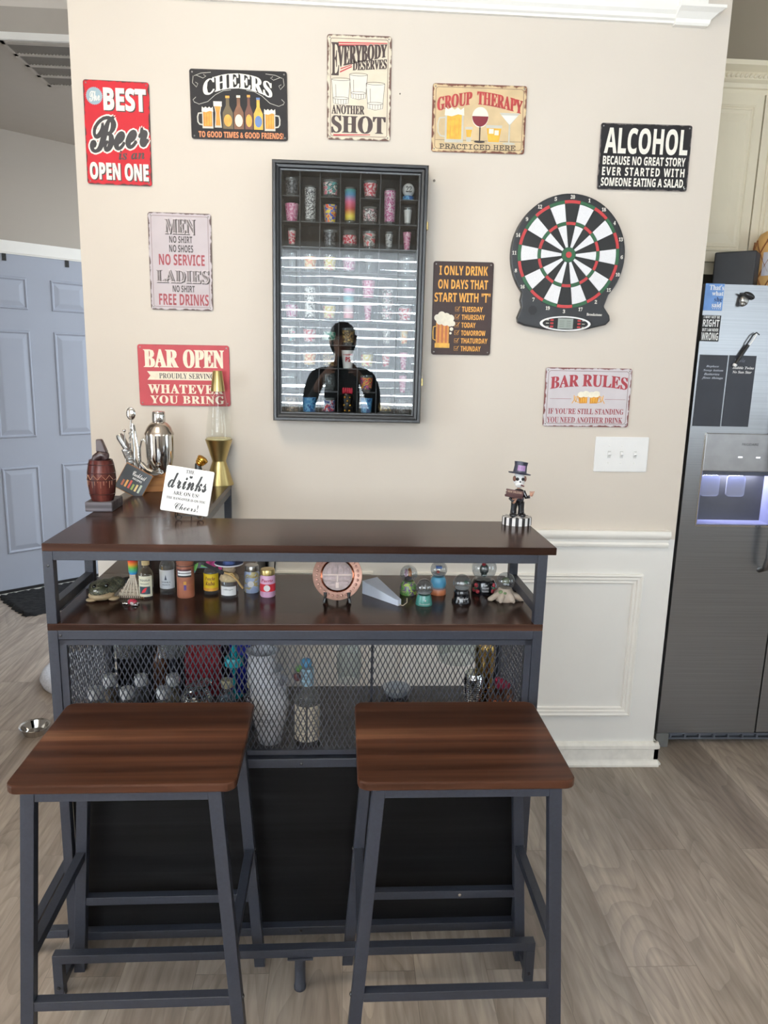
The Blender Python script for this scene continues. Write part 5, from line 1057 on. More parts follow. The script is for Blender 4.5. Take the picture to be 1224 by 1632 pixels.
MB().tube([(.012, 0, .086), (.020, -.004, .070), (.027, -.008, .073)], [.0055, .005, .0045], 10).tube([(-.012, 0, .086), (-.020, -.006, .066), (-.012, -.012, .060)], [.0055, .005, .0045], 10).build('sleeves', M_SUIT, t, smooth=60)
M_BONE = mat('tan_hand', (172, 128, 108), .5)
for hx, hz in ((.031, .079), (-.012, .060)):
    b = MB().ball((hx, -.012, hz), (.0048, .003, .005), 10, 8)
    for k in range(4): b.tube([(hx - .003 + k * .002, -.012, hz), (hx - .004 + k * .0036, -.0125, hz + .009)], .0012, 5)
    b.build('hand', M_BONE, t, smooth=60)
b = MB(); b.prism([(-.036, .074), (.008, .068), (.010, .087), (-.033, .094), (-.034, .090), (-.031, .089), (-.0355, .084), (-.032, .083), (-.037, .078)], .014, .0175, UPRIGHT); b.build('wooden_sign', wood('tiny_sign_wood', (70, 48, 48), (104, 78, 76), (130, 104, 98), 'X', 40, .5), t)
b = MB(); wrap_text(b, 'NEW ORLEANS', 'bold', Matrix.Translation((-.012, -.0178, .0855)) @ Matrix.Rotation(radians(7), 4, 'Y') @ UPRIGHT, .036, .005); b.build('lettering', mat('sign_tan', (176, 150, 130), .5), t)
MB().lathe([(.0035, .086), (.0035, .098)], 10).build('neck', M_BONE, t)
MB().ball((0, -.001, .116), (.0155, .015, .018)).ball((0, -.005, .104), (.0105, .010, .0095)).build('skull', M_WHITE, t, smooth=60)
b = MB()
for s in (-1, 1): b.ball((s * .0068, -.0138, .118), (.0046, .003, .0042), 10, 8)
b.ball((.0, -.0158, .1115), (.0017, .002, .0024), 8, 6); b.build('eye_sockets', M_INK, t, smooth=60)
for s in (-1, 1): MB().ball((s * .0128, -.006, .118), (.0046, .008, .0072), 10, 8).build('hair', mat('brown_hair', (110, 74, 62), .5), t, smooth=60)
b = MB()
for k in range(5): b.box(-.0056 + k * .0024, -.0042 + k * .0024, -.0158, -.0146, .1015, .1045)
b.build('teeth', mat('teeth_grey', (190, 190, 186), .4), t)
MB().tube([(.003, -.015, .1035), (.0095, -.020, .101)], .0018, 8).build('cigar', mat('cigar', (84, 34, 36), .6), t)
T = Matrix.Translation((0, 0, .130)) @ Matrix.Rotation(radians(7), 4, 'Y') @ Matrix.Rotation(radians(-6), 4, 'X')
M_HAT = mat('hat_blue_black', (44, 46, 62), .4)
MB().lathe([(.0275, -.001), (.0285, .002), (.017, .0035), (.0155, .020), (.0172, .030), (.0, .0315)], 28, T=T, cap1=False).build('top_hat', M_HAT, t, smooth=40)
b = MB(); b.add([(.0168 * cos(a), .0168 * sin(a), z) for a in [radians(-125 + k * 14) for k in range(6)] for z in (.0075, .021)], [(k * 2, k * 2 + 2, k * 2 + 3, k * 2 + 1) for k in range(5)], T); b.build('hat_emblem', mat('emblem_purple', (150, 116, 160), .4, var=.2, scale=300), t)
t.scale = (1.05, 1.05, 1.05)
# ------------------------------------------------------------------ souvenirs on the counter
def spot(u, v, dv=0.0): p = at(u, v, z=ZC); return Vector((p.x, p.y + dv, ZC))
M_AMBL = thin_glass('pale_liquor', (226, 206, 160), 1.42, 0, .05); M_AMBD = thin_glass('dark_liquor', (150, 96, 46), 1.42, 0, .06); M_CLRB = thin_glass('bottle_glass', (246, 250, 249), 1.5, 0, .07)
M_CORK = mat('cork', (196, 172, 124), .8, var=.15, scale=90)
def label_band(t, r, z0, z1, a_span, m, name='paper_label', a0=-90):
    b = MB(); n = 14; A = [radians(a0 - a_span / 2 + a_span * i / n) for i in range(n + 1)]
    b.add([(r * cos(a), r * sin(a), z) for a in A for z in (z0, z1)], [(i * 2, i * 2 + 2, i * 2 + 3, i * 2 + 1) for i in range(n)]); return b.build(name, m, t, smooth=60)
# toad
p = spot(163, 958, .022); t = thing('toad_figurine', 'dark mottled toad figurine with a tan belly on the counter left end', 'figurine', p, radians(20))
M_TOAD = printed('toad_skin', [(58, 60, 46), (88, 86, 66), (44, 46, 38), (110, 106, 86)], 70, .45); M_BELLY = mat('toad_belly', (160, 138, 106), .5, var=.15, scale=60)
MB().ball((0, .012, .026), (.038, .040, .020)).ball((-.012, -.016, .026), (.026, .020, .015)).ball((.030, .030, .030), (.022, .024, .016)).build('back', M_TOAD, t, smooth=60)
MB().ball((-.008, -.008, .014), (.032, .030, .0138)).build('belly', M_BELLY, t, smooth=60)
for x, y in ((-.032, -.018), (.020, -.024)): MB().ball((x, y, .0055), (.014, .010, .0055), 12, 8).build('foot', M_BELLY, t, smooth=60)
for x in (-.024, .004): MB().ball((x, -.020, .039), .0055, 10, 8).build('eye', mat('toad_eye', (20, 22, 18), .15), t, smooth=60)
for x in (-.024, -.018): MB().box(x - .003, x + .004, -.0335, -.0325, .030 if x < -.02 else .024, .034 if x < -.02 else .028).build('white_mark', M_WHITE, t)
MB().ball((.062, .040, .024), (.030, .018, .016)).build('hindquarters', mat('toad_dark', (30, 30, 30), .5, var=.3, scale=60), t, smooth=60)
# pyramid with a rainbow glass
p = spot(209, 953, .028); t = thing('pyramid_souvenir', 'stone-coloured stepped pyramid souvenir topped with a rainbow glass', 'souvenir', p, radians(-4))
M_STONE = mat('carved_stone', (196, 180, 160), .7, var=.15, scale=80); b = MB()
for k in range(7):
    r = .034 - k * .0042; b.box(-r, r, -r * .85, r * .85, k * .0066, k * .0066 + .0066)
b.box(-.008, .008, -.007, .007, .046, .056); b.build('pyramid', M_STONE, t, bevel=.0006, seg=1)
for k in (-2, -1, 0, 1, 2):
    MB().bar((k * .0105, -.0298, .008), (k * .0040, -.0082, .045), .0028, .0020, (0, -1, .5)).build('stair_rib', mat('stone_pale', (220, 208, 190), .7), t)
b = MB()
for k in range(13): b.box(-.031 + k * .0051, -.0285 + k * .0051, -.0296, -.0288, .001, .0055)
b.build('base_carving', mat('stone_dark', (84, 74, 66), .8), t)
rg = MB().lathe([(.0095, .056), (.0115, .062), (.0145, .122), (.0140, .122), (.010, .064)], 24, cap1=False).build('rainbow_glass', printed('rainbow', [(60, 130, 200), (70, 170, 140), (120, 180, 70), (230, 150, 60), (210, 70, 50), (200, 60, 110), (200, 60, 140)], 1, .3, (1, 1, 20), 'bands'), t, smooth=40)
rg.data.transform(Matrix.Translation((0, 0, -.058))); rg.location = (0, 0, .058)
# turtle trinket
p = spot(209, 964); t = thing('turtle_trinket', 'tiny silver turtle trinket with a red shell in front of the pyramid', 'trinket', p)
MB().ball((.003, .0, .008), (.012, .009, .008)).build('shell', printed('turtle_shell', [(150, 40, 60), (190, 60, 80), (110, 60, 50), (226, 220, 216)], 120, .25), t, smooth=60)
MB().ball((-.010, -.006, .006), (.006, .0045, .0045), 10, 8).ball((.012, -.008, .003), (.008, .004, .003), 10, 8).ball((-.016, .003, .003), (.007, .004, .003), 10, 8).ball((.014, .006, .003), (.006, .004, .003), 10, 8).build('limbs', M_CHROME, t, smooth=60)
# tall clear flask behind
p = onbar(.128, .285, ZC); o = MB().prism(rrect(-.018, .018, -.010, .010, .006), 0, .09).build('glass_flask', M_CLRB, loc=p, rot=(0, 0, BT), bevel=.003); tag(o, 'clear rectangular glass flask half hidden behind the pyramid', 'flask')
def bottle_thing(label, p, r, hb, hn, rn, glass_m, cap=None, liquor=None, fill=.6):
    t = thing('miniature_bottle', label, 'bottle', p, 0, 'miniature bottles on the counter')
    MB().lathe([(r * .92, 0), (r, .003), (r, hb), (r * .9, hb + .006), (rn * 1.2, hb + .016), (rn, hb + .020), (rn, hn)], 28).build('glass', glass_m, t, smooth=40)
    if liquor: MB().lathe([(r * .86, .004), (r * .93, .007), (r * .93, hb * fill)], 24).build('liquor', liquor, t, smooth=40)
    if cap: MB().lathe([(rn * 1.25, hn - .006), (rn * 1.3, hn + .010), (rn * 1.1, hn + .012)], 20).build('stopper', cap, t, smooth=40)
    return t
t = bottle_thing('miniature tequila bottle with a cork and a red parrot label', spot(231, 955, .018), .0178, .062, .092, .0075, M_AMBL, M_CORK, M_AMBL, .9)
label_band(t, .0182, .006, .060, 130, mat('label_cream', (232, 226, 200), .6)); label_band(t, .0186, .013, .033, 88, mat('label_night', (44, 62, 70), .5), 'label_picture')
b = MB(); b.add([(-.008, -.0192, .016), (.002, -.0192, .019), (.007, -.0192, .031), (.001, -.0192, .029), (-.004, -.0192, .024)], [(0, 1, 2, 3, 4)]); b.build('parrot', M_RED, t)
b = MB(); curved_text(b, 'TEQUILA', 'bold', .0187, -pi / 2, .049, .006, 1.5); curved_text(b, 'REPOSADO', 'bold', .0187, -pi / 2, .040, .003, 1.2); b.build('lettering', mat('label_green_ink', (70, 84, 66), .6), t)
t = bottle_thing('clear miniature bottle with a white label behind the leather bottle', spot(265, 948, .019), .0195, .074, .115, .009, M_CLRB, M_WHITE)
label_band(t, .0199, .016, .066, 150, mat('label_ice', (224, 230, 236), .5)); b = MB(); curved_text(b, 'VODKA', 'serif', .0203, -pi / 2, .034, .004, 1.2); b.prism([(0, 0), (1, 0), (.5, 1)], 0, .0001, Matrix.Translation((-.003, -.0205, .040)) @ UPRIGHT @ Matrix.Diagonal((.006, .014, 1, 1))); curved_text(b, 'PREMIUM', 'serif', .0203, -pi / 2, .027, .003, 1.0); b.build('lettering', mat('ice_ink', (70, 80, 96), .6), t)
# leather-wrapped bottle
p = spot(293.5, 954, .022); t = thing('leather_bottle', 'bottle wrapped in brown leather with a striped flag patch', 'bottle', p)
M_LEA = mat('tan_leather', (142, 84, 60), .6, var=.12, scale=60, bump=.2)
MB().lathe([(.0215, 0), (.0222, .004), (.0218, .084), (.0195, .092)], 28).build('leather_wrap', M_LEA, t, smooth=40)
MB().lathe([(.0200, .088), (.0222, .090), (.0210, .112), (.0185, .113)], 28).build('leather_collar', M_LEA, t, smooth=40); MB().lathe([(.009, .112), (.009, .126)], 16).build('neck', M_CLRB, t)
for z0, z1, m_ in ((.056, .0605, M_INK), (.0605, .0655, M_WHITE), (.0655, .0675, M_INK), (.0675, .0725, M_WHITE), (.0725, .077, mat('flag_maroon', (70, 26, 34), .6))): label_band(t, .0226, z0, z1, 100, m_, 'flag_stripe', -88)
b = MB(); b.add([(.0229 * cos(radians(a)), .0229 * sin(radians(a)), z) for a, z in ((-138, .055), (-138, .078), (-116, .0665))], [(0, 1, 2)]); b.build('flag_triangle', mat('flag_navy', (30, 40, 66), .6), t)
label_band(t, .0224, .022, .036, 16, mat('painted_violet', (74, 50, 110), .6), 'painted_mark', -82); label_band(t, .0225, .036, .045, 18, mat('painted_ochre', (196, 140, 50), .6), 'painted_mark', -82)
MB().lathe([(.0223, .0835), (.0226, .0845), (.0223, .0855)], 28, cap0=False, cap1=False).build('seam', M_INK, t)
# yellow label bottle with ribbons
t = bottle_thing('miniature bottle with a bright yellow label and pink and green ribbons', spot(335, 948, .018), .0190, .056, .078, .008, M_CLRB, mat('hot_pink_cap', (214, 80, 150), .5))
label_band(t, .0194, .010, .056, 170, mat('label_yellow', (232, 200, 40), .5, var=.06)); b = MB(); curved_text(b, 'Ponche', 'ital', .0198, -pi / 2, .044, .010, 1.4, .01); curved_text(b, 'Kuba', 'ital', .0198, -pi / 2, .031, .011, 1.3, .01); b.build('lettering', mat('ponche_ink', (120, 60, 30), .6), t); label_band(t, .0197, .010, .018, 160, ORG, 'label_strip')
for k, (c, a, l) in enumerate((((230, 100, 180), 60, .034), ((240, 80, 150), 100, .030), ((120, 200, 90), 160, .036), ((60, 60, 66), 140, .032), ((110, 160, 170), 175, .036), ((220, 60, 150), 30, .026))):
    a_ = radians(a); d = Vector((cos(a_), -.25, sin(a_) * .55)); q = Vector((0, -.006, .074)); MB().bar(q, q + d * l, .008, .0012, (0, -1, .2)).bar(q + d * l, q + d * (l + .006) + Vector((0, 0, -.016)), .008, .0012, (0, -1, .2)).build('ribbon', mat('ribbon_%d' % k, c, .5), t)
# sombrero bottle
t = bottle_thing('miniature brown liquor bottle wearing a blue straw sombrero', spot(364, 955, .020), .0225, .046, .084, .0095, M_CLRB, None, M_AMBD, .95)
label_band(t, .0229, .010, .034, 110, M_PAPER); b = MB(); curved_text(b, 'Anejo', 'script', .0233, -pi / 2, .026, .006, 1.1); b.build('lettering', M_INK, t)
MB().lathe([(.0235, .046), (.025, .050), (.022, .058), (.014, .064)], 24).build('straw_poncho', mat('straw', (186, 166, 130), .8, var=.2, scale=120), t, smooth=40)
MB().ball((0, 0, .074), (.017, .014, .012)).build('straw_head', mat('straw_dark', (150, 132, 108), .8, var=.2, scale=120), t, smooth=60)
MB().lathe([(.036, .090), (.0365, .092), (.030, .0885), (.017, .088), (.013, .100), (.006, .104), (.0, .1045)], 32, cap1=False).build('sombrero', mat('sombrero_blue', (70, 88, 140), .7, var=.15, scale=80), t, smooth=40); MB().lathe([(.0365, .0890), (.0372, .0905), (.0365, .0925)], 32, cap0=False, cap1=False).build('brim_edge', mat('brim_white', (226, 226, 232), .7), t)
MB().tube([(-.010, -.020, .072), (.010, -.024, .066), (.022, -.022, .054), (.032, -.022, .038), (.038, -.022, .030)], .0028, 6).tube([(.004, -.023, .069), (.012, -.028, .072), (.016, -.024, .064)], .0018, 6).build('raffia_tie', mat('raffia', (190, 156, 100), .8), t, smooth=60); MB().bar((-.060, -.016, .092), (-.010, -.024, .070), .009, .0015, (0, -1, .3)).build('black_ribbon', M_BLKM, t)
# two jars
def jar_thing(label, p, body, lid_h, words, ink, panel):
    t = thing('candle_jar', label, 'jar', p, 0, 'lidded jars on the counter')
    MB().lathe([(.0180, 0), (.0200, .003), (.0200, .052), (.0165, .058), (.0160, .060)], 28).build('body', body, t, smooth=40)
    MB().lathe([(.0180, .058), (.0186, .059), (.0186, .071), (.0175, .073), (.0, .0735)], 28, cap1=False).build('metal_lid', M_BRASS if lid_h else M_NICKEL, t, smooth=30)
    if panel: label_band(t, .0203, .016, .036, 170, panel, 'label_band')
    disc_ = MB(); disc_.add([(0, -.0207, .026)] + [(.0085 * cos(radians(a)), -.0206, .026 + .0085 * sin(radians(a))) for a in range(0, 360, 20)], [(0, 1 + i, 1 + (i + 1) % 18) for i in range(18)]); disc_.build('label_disc', M_PAPER, t)
    b = MB(); curved_text(b, words, 'ital', .0206, -pi / 2, .046, .008, 1.6, .01); b.build('lettering', ink, t); return t
jar_thing('pale blue jar with a silver lid behind the pink jar', spot(400, 946, .019), printed('blue_jar', [(170, 186, 214), (182, 170, 120), (176, 190, 216), (160, 176, 206)], 34, .3), 0, 'Salud', mat('jar_gold_ink', (150, 130, 70), .5), None)
jar_thing('pink jar with a red band and brass lid, rightmost of the bottles', spot(425.5, 953, .020), mat('pink_jar', (222, 176, 206), .3, var=.05), 1, 'Puerto', mat('jar_red_ink', (150, 34, 60), .5), mat('jar_band_red', (186, 44, 56), .4, var=.08))
# copper plate on easel
p = spot(537, 965, .030); t = thing('plate_easel', 'small black easel holding the copper plate', 'easel', p, radians(0))
for s in (-1, 1):
    MB().tube([(s * .030, -.016, .030), (s * .030, -.018, .020), (s * .029, -.008, .014), (s * .026, .012, .012)], .0045, 8).tube([(s * .030, -.010, .014), (s * .033, -.014, .002)], .004, 8).tube([(s * .026, .012, .012), (s * .030, .030, .003)], .0035, 8).build('arm', M_BLK, t, smooth=50)
MB().tube([(-.028, .006, .013), (0, .004, .022), (.028, .006, .013)], .004, 8).tube([(0, .006, .020), (0, .030, .075)], .003, 8).tube([(0, .030, .07), (0, .048, .003)], .003, 8).build('back_support', M_BLK, t, smooth=50)
cp_ = thing('copper_plate', 'round embossed copper plate with a townscape standing on a black easel', 'plate', p + Vector((.0, .002, .070))); cp_.rotation_euler = (radians(-14), 0, 0)
TT = Matrix.Rotation(radians(90), 4, 'X')
MB().lathe([(.036, 0), (.0400, .003), (.0445, .004), (.0600, .0085), (.0625, .0095), (.0630, .0088), (.060, .0065), (.040, -.001)][::1], 56, T=TT, cap1=False).build('rim', M_COPPER, cp_, smooth=35)
MB().lathe([(.0385, .0045), (.0410, .0066), (.0432, .0048)], 56, T=TT, cap0=False, cap1=False).build('polished_ring', mat('bright_copper', (206, 130, 100), .2, 1.0, var=.05), cp_, smooth=50)
MB().lathe([(.0385, .0), (.0385, .0034), (.0, .0036)], 48, T=TT, cap1=False).build('well', mat('silvered_copper', (150, 134, 130), .55, .4, var=.2, scale=60), cp_, smooth=30)
b = MB()
for x, w_, z0, h_ in ((-.026, .011, .004, .016), (-.012, .012, .004, .020), (.002, .012, .004, .021), (.017, .014, .004, .016)):
    b.box(x, x + w_, -.0052, -.0034, z0, z0 + h_ * .7); b.add([(x - .001, -.0052, z0 + h_ * .7), (x + w_ + .001, -.0052, z0 + h_ * .7), (x + w_ / 2, -.0052, z0 + h_ * 1.15)], [(0, 1, 2)])
b.box(-.033, -.004, -.0052, -.0034, -.012, -.003); b.box(.004, .033, -.0052, -.0034, -.012, -.003); b.box(-.03, -.004, -.0052, -.0034, -.025, -.015); b.box(.004, .028, -.0052, -.0034, -.025, -.015)
b.build('relief_houses', mat('relief_dark', (96, 84, 82), .4, .8, var=.35, scale=120), cp_)
b = MB().box(-.036, .036, -.0056, -.0034, .0, .003).box(-.0015, .0015, -.0056, -.0034, -.016, .002).box(-.004, .004, -.0056, -.0034, -.032, -.018); b.build('relief_street', mat('relief_bright', (196, 178, 168), .5, .4), cp_)
b = MB()
for k in range(28): a = 2 * pi * k / 28; b.ball((.0525 * cos(a), -.0070, .0525 * sin(a)), (.0036, .0012, .0036), 8, 6)
b.build('rim_ornament', mat('copper_grey', (164, 124, 112), .4, .8, var=.25, scale=100), cp_, smooth=60)
# white wedge box lying on the counter
a_, c_ = spot(577, 946), spot(634, 966); d = (c_ - a_); L = d.length
t = thing('wedge_box', 'white wedge-shaped paper box lying between the copper plate and snow globes', 'box', a_, atan2(d.y, d.x))
b = MB(); b.add([(0, 0, 0), (L, 0, 0), (L, .012, 0), (.0, .055, 0), (0, 0, .036), (L * .9, 0, .016), (L, 0, .016), (L, .012, .016), (0, .055, .036)], [(3, 2, 1, 0), (0, 1, 6, 5, 4), (1, 2, 7, 6), (4, 5, 6, 7, 8), (2, 3, 8, 7), (3, 0, 4, 8)]); b.build('body', mat('wedge_white', (222, 228, 240), .5, var=.03), t, bevel=.001)
MB().box(-.001, .012, .002, .04, .002, .034).build('dark_end', printed('wedge_end', [(40, 40, 36), (150, 146, 130), (60, 50, 40)], 120, .5), t)
t2 = MB(); t2.tube([(L, .004, .004), (L + .012, .006, .003), (L + .020, .012, .012), (L + .016, .016, .022)], .0010, 6).build('string', mat('string_tan', (190, 176, 150), .7), t)
# snow globes
M_GLOBE = thin_glass('globe_glass', (224, 227, 229), 1.75, 0, .04)
def globe(label, p, rb, zc_, prof, base_m, figs, extra=None):
    t = thing('snow_globe', label, 'snow globe', p, 0, 'snow globes on the counter')
    MB().lathe(prof, 32).build('base', base_m, t, smooth=40)
    MB().ball((0, 0, zc_), rb, 32, 20).build('glass_ball', M_GLOBE, t, smooth=80)
    for nm, mb, m_ in figs: mb.build(nm, m_, t, smooth=60)
    if extra: extra(t)
    return t
GLIT = mat('snow_flakes', (226, 226, 224), .6, var=.1, scale=120)
def snow(rb, zc_): return ('snow_bed', MB().lathe([(rb * .70, zc_ - rb * .62), (rb * .80, zc_ - rb * .48), (rb * .3, zc_ - rb * .40), (.0001, zc_ - rb * .38)], 24, cap1=False), GLIT)
r = .0235
globe('snow globe with an orange and pink scene on a green carved base', spot(651.5, 950, .022), r, .055, [(.0215, 0), (.0225, .004), (.0220, .020), (.0180, .030), (.014, .036)], printed('garden_base', [(66, 110, 56), (110, 150, 70), (90, 60, 110), (170, 190, 90)], 70, .4),
      [('orange_figure', MB().ball((.004, 0, .055), (.005, .004, .010), 10, 8).ball((.002, 0, .066), .0045, 10, 8), mat('figure_orange', (206, 130, 70), .5)), ('pink_figure', MB().ball((-.007, 0, .054), (.005, .004, .009), 10, 8).ball((-.007, 0, .064), .004, 10, 8), mat('figure_pink', (214, 170, 200), .5)), ('dark_stump', MB().ball((-.001, -.002, .043), (.010, .008, .006), 10, 8), mat('figure_dark', (60, 44, 60), .5))])
r = .0225
globe('snow globe on a plain sea-green flared base', spot(677, 967, .022), r, .044, [(.0215, 0), (.0218, .003), (.0195, .018), (.0165, .026)], mat('sea_green', (66, 128, 118), .25, var=.1, scale=60),
      [snow(r, .044), ('silver_figures', MB().ball((-.006, 0, .042), (.0035, .003, .009), 8, 8).ball((.002, 0, .044), (.003, .003, .010), 8, 8).ball((.009, 0, .041), (.003, .003, .008), 8, 8), M_NICKEL), ('gold_pebble', MB().ball((-.001, -.006, .031), (.007, .005, .003), 10, 8), M_GOLDL)],
      lambda t: (MB().ball((.001, -.0205, .015), .0022, 8, 6).build('white_dot', M_WHITE, t, smooth=60), (lambda b: (curved_text(b, 'Seaside', 'ital', .0222, -pi / 2, .006, .004, 1.4), b.build('lettering', GRY, t)))(MB())))
r = .0225
globe('snow globe with a blue-roofed scene on an orange and blue wave base', spot(699.5, 950, .022), r, .068, [(.0210, 0), (.0215, .004), (.0205, .013), (.0185, .016), (.0215, .030), (.0200, .040), (.016, .048)], printed('bands_wave', [(200, 120, 80), (206, 130, 90), (90, 160, 190), (80, 150, 186), (96, 170, 196)], 1, .3, (1, 1, 21), 'bands'),
      [snow(r, .068), ('blue_roof', MB().box(-.008, .008, -.004, .004, .070, .077), mat('roof_blue', (90, 130, 200), .4)), ('red_hut', MB().box(-.006, .001, -.007, .001, .055, .064), mat('hut_red', (180, 60, 50), .5))])
r = .0235
def g4(t):
    b = MB(); curved_text(b, 'Charleston', 'script', .0222, -pi / 2, .0155, .0075, 1.35, .02); curved_text(b, 'Harbor', 'script', .0232, -pi / 2, .0085, .0055, .9, .01); b.build('lettering', M_WHITE, t)
globe('snow globe on a black flared base with white script', spot(737.5, 964, .024), r, .051, [(.0250, 0), (.0255, .004), (.0215, .012), (.0205, .022), (.0215, .026), (.0185, .033)], M_SUIT,
      [snow(r, .051), ('white_ship', MB().ball((-.001, -.002, .050), (.009, .003, .004), 10, 8), M_WHITE), ('green_trees', MB().ball((.010, .002, .052), (.006, .004, .005), 10, 8), mat('tree_green', (64, 110, 84), .6))], g4)
r = .0335
def g5(t):
    for s_, z, h in (('NEW', .028, .0052), ('ORLEANS', .020, .0052), ('VOODOO', .012, .0052)): b = MB(); curved_text(b, s_, 'bold', .0330, -pi / 2, z, h, .28 if s_ == 'NEW' else .55, .015); b.build('lettering', M_WHITE, t)
    for k, (a, z) in enumerate(((-150, .012), (-138, .026), (-128, .010), (-50, .010), (-42, .026), (-30, .012))):
        MB().ball((.031 * cos(radians(a)), .031 * sin(radians(a)), z), .0062, 10, 8).build('rose', printed('rose', [(150, 34, 44), (110, 24, 34), (176, 50, 60)], 200, .4), t, smooth=60)
    for a, z in ((-140, .018), (-44, .018)): MB().ball((.0325 * cos(radians(a)), .0325 * sin(radians(a)), z), (.005, .004, .005), 8, 6).build('leaf', mat('rose_leaf', (50, 84, 56), .5), t, smooth=60)
    MB().ball((.0305 * cos(radians(-22)), .0305 * sin(radians(-22)), .022), (.006, .005, .009), 10, 8).build('white_card', mat('pale_blue', (180, 206, 226), .4), t, smooth=60)
globe('largest snow globe, with a dark skull inside and a black rose base', spot(773, 949, .030), r, .068, [(.0320, 0), (.0330, .003), (.0315, .030), (.0270, .038)], M_SUIT,
      [('skull', MB().ball((0, 0, .064), (.0125, .010, .015)).ball((0, -.002, .050), (.008, .008, .007)), mat('skull_green', (44, 66, 58), .35, var=.2)), ('skull_teeth', MB().box(-.0055, .0055, -.0105, -.0098, .0485, .0515), M_WHITE), ('skull_eyes', MB().ball((-.005, -.009, .066), .0032, 8, 6).ball((.005, -.009, .066), .0032, 8, 6), M_CHROME), ('red_rose', MB().ball((-.002, -.004, .079), (.006, .005, .004), 10, 8), M_RED)], g5)
r = .0235
def g6(t):
    for k, (a, l) in enumerate(((-165, .048), (-120, .036), (-60, .036), (-12, .050), (60, .036), (130, .036))):
        a_ = radians(a); MB().tube([(.012 * cos(a_), .012 * sin(a_), .020), (.026 * cos(a_), .026 * sin(a_), .014), (l * .85 * cos(a_), l * .85 * sin(a_), .006), (l * cos(a_), l * sin(a_), .005)], [.009, .008, .007, .004], 10).build('flipper', M_SHELLT, t, smooth=60)
    MB().ball((-.014, -.014, .026), (.007, .005, .005), 10, 8).ball((-.004, -.019, .024), (.005, .004, .004), 10, 8).build('green_coral', mat('coral_green', (120, 140, 96), .6, var=.2), t, smooth=60)
M_SHELLT = mat('sea_turtle', (196, 178, 160), .5, var=.15, scale=50)
globe('snow globe carried by a sandy sea creature with spread flippers', spot(808, 962, .030), r, .052, [(.0240, 0), (.0260, .006), (.0240, .018), (.0200, .028), (.0165, .034)], M_SHELLT,
      [('green_scene', MB().ball((0, 0, .052), (.012, .010, .010), 12, 8), mat('scene_olive', (96, 104, 72), .6, var=.25, scale=80)), ('white_birds', MB().ball((-.003, -.009, .046), (.005, .003, .003), 8, 6).ball((.005, -.009, .045), (.003, .003, .003), 8, 6), M_WHITE)], g6)
# ------------------------------------------------------------------ things inside the mesh compartment
def cspot(u, v, b=None):
    p = at(u, v, z=ZS); return Vector((p.x, p.y, ZS))
# nested white cups
p = onbar(.498, .068, ZS)
M_CUP = mat('white_cup', (232, 234, 240), .4, var=.02)
def cup(label, z):
    t = thing('stacking_cup', label, 'cup', p + Vector((-.006 * z / .03, .012 * z / .03, z)), 0, 'nested white cups')
    MB().lathe([(.026, 0), (.028, .003), (.036, .045), (.0455, .085), (.0465, .105), (.0440, .125), (.0430, .150), (.0475, .158), (.0480, .163), (.0455, .163), (.041, .150), (.035, .05), (.026, .006)], 36, cap1=False).build('body', M_CUP, t, smooth=35)
    return t
c1 = cup('front white cup with faint grey print, lowest of the nested stack', 0)
for z, h_, w_, s_ in ((.076, .010, .9, 'BAR CREW'), (.060, .007, 1.1, 'drink up')): b = MB(); curved_text(b, s_, 'bold', .0462 if z > .07 else .0415, -pi / 2 - .1, z, h_, w_); b.build('lettering', mat('cup_ink', (150, 152, 158), .5), c1)
MB().lathe([(.0467, .094), (.0470, .095), (.0467, .096)], 36, cap0=False, cap1=False).build('print_line', mat('cup_line', (196, 198, 204), .5), c1)
for k, (nm, sc, dx, z) in enumerate((('second white cup up, stacked inside the printed one', .88, -.008, .049), ('topmost white cup of the nested stack', .82, -.018, .104))):
    d_ = dup(c1, p + Vector((dx, .004 * (k + 1), z)), 0, nm); d_.scale = (sc, sc, sc)
    for ch in list(d_.children):
        if not ch.name.startswith('body'): bpy.data.objects.remove(ch)
# corked bottle with blue ribbon neck
p = onbar(.592, .050, ZS); t = thing('ribbon_bottle', 'clear bottle with cream labels and a blue ribbon-wound neck', 'bottle', p)
MB().lathe([(.029, 0), (.0315, .004), (.0315, .120), (.027, .137), (.015, .150), (.0135, .156), (.0135, .205)], 32).build('glass', M_CLRB, t, smooth=40)
MB().lathe([(.0295, .004), (.0298, .020)], 28).build('liquor', M_AMBD, t)
for a0 in (-128, -52): label_band(t, .0320, .022, .114, 66, mat('label_old_cream', (226, 218, 198), .6, var=.05, scale=50), 'paper_label', a0)
for k in range(9):
    for a0 in (-124, -54): label_band(t, .0323, .030 + k * .009, .0315 + k * .009, 34 + 10 * (k % 3), mat('label_text', (120, 112, 104), .6), 'label_line', a0)
for k in range(5): MB().lathe([(.0150, .160 + k * .009), (.0165, .163 + k * .009), (.0150, .1675 + k * .009)], 24, cap0=False, cap1=False).build('ribbon_turn', mat('ribbon_pale_blue', (170, 206, 226), .5), t, smooth=50)
MB().ball((-.003, 0, .216), (.014, .012, .013)).build('blue_ball', mat('bead_blue', (110, 180, 226), .25), t, smooth=60)
MB().ball((-.021, .002, .200), (.009, .006, .009), 12, 8).build('green_bead', mat('bead_green', (90, 140, 60), .3), t, smooth=60); MB().ball((-.026, .002, .178), (.010, .006, .011), 12, 8).build('maroon_bead', mat('bead_maroon', (84, 36, 36), .3), t, smooth=60)
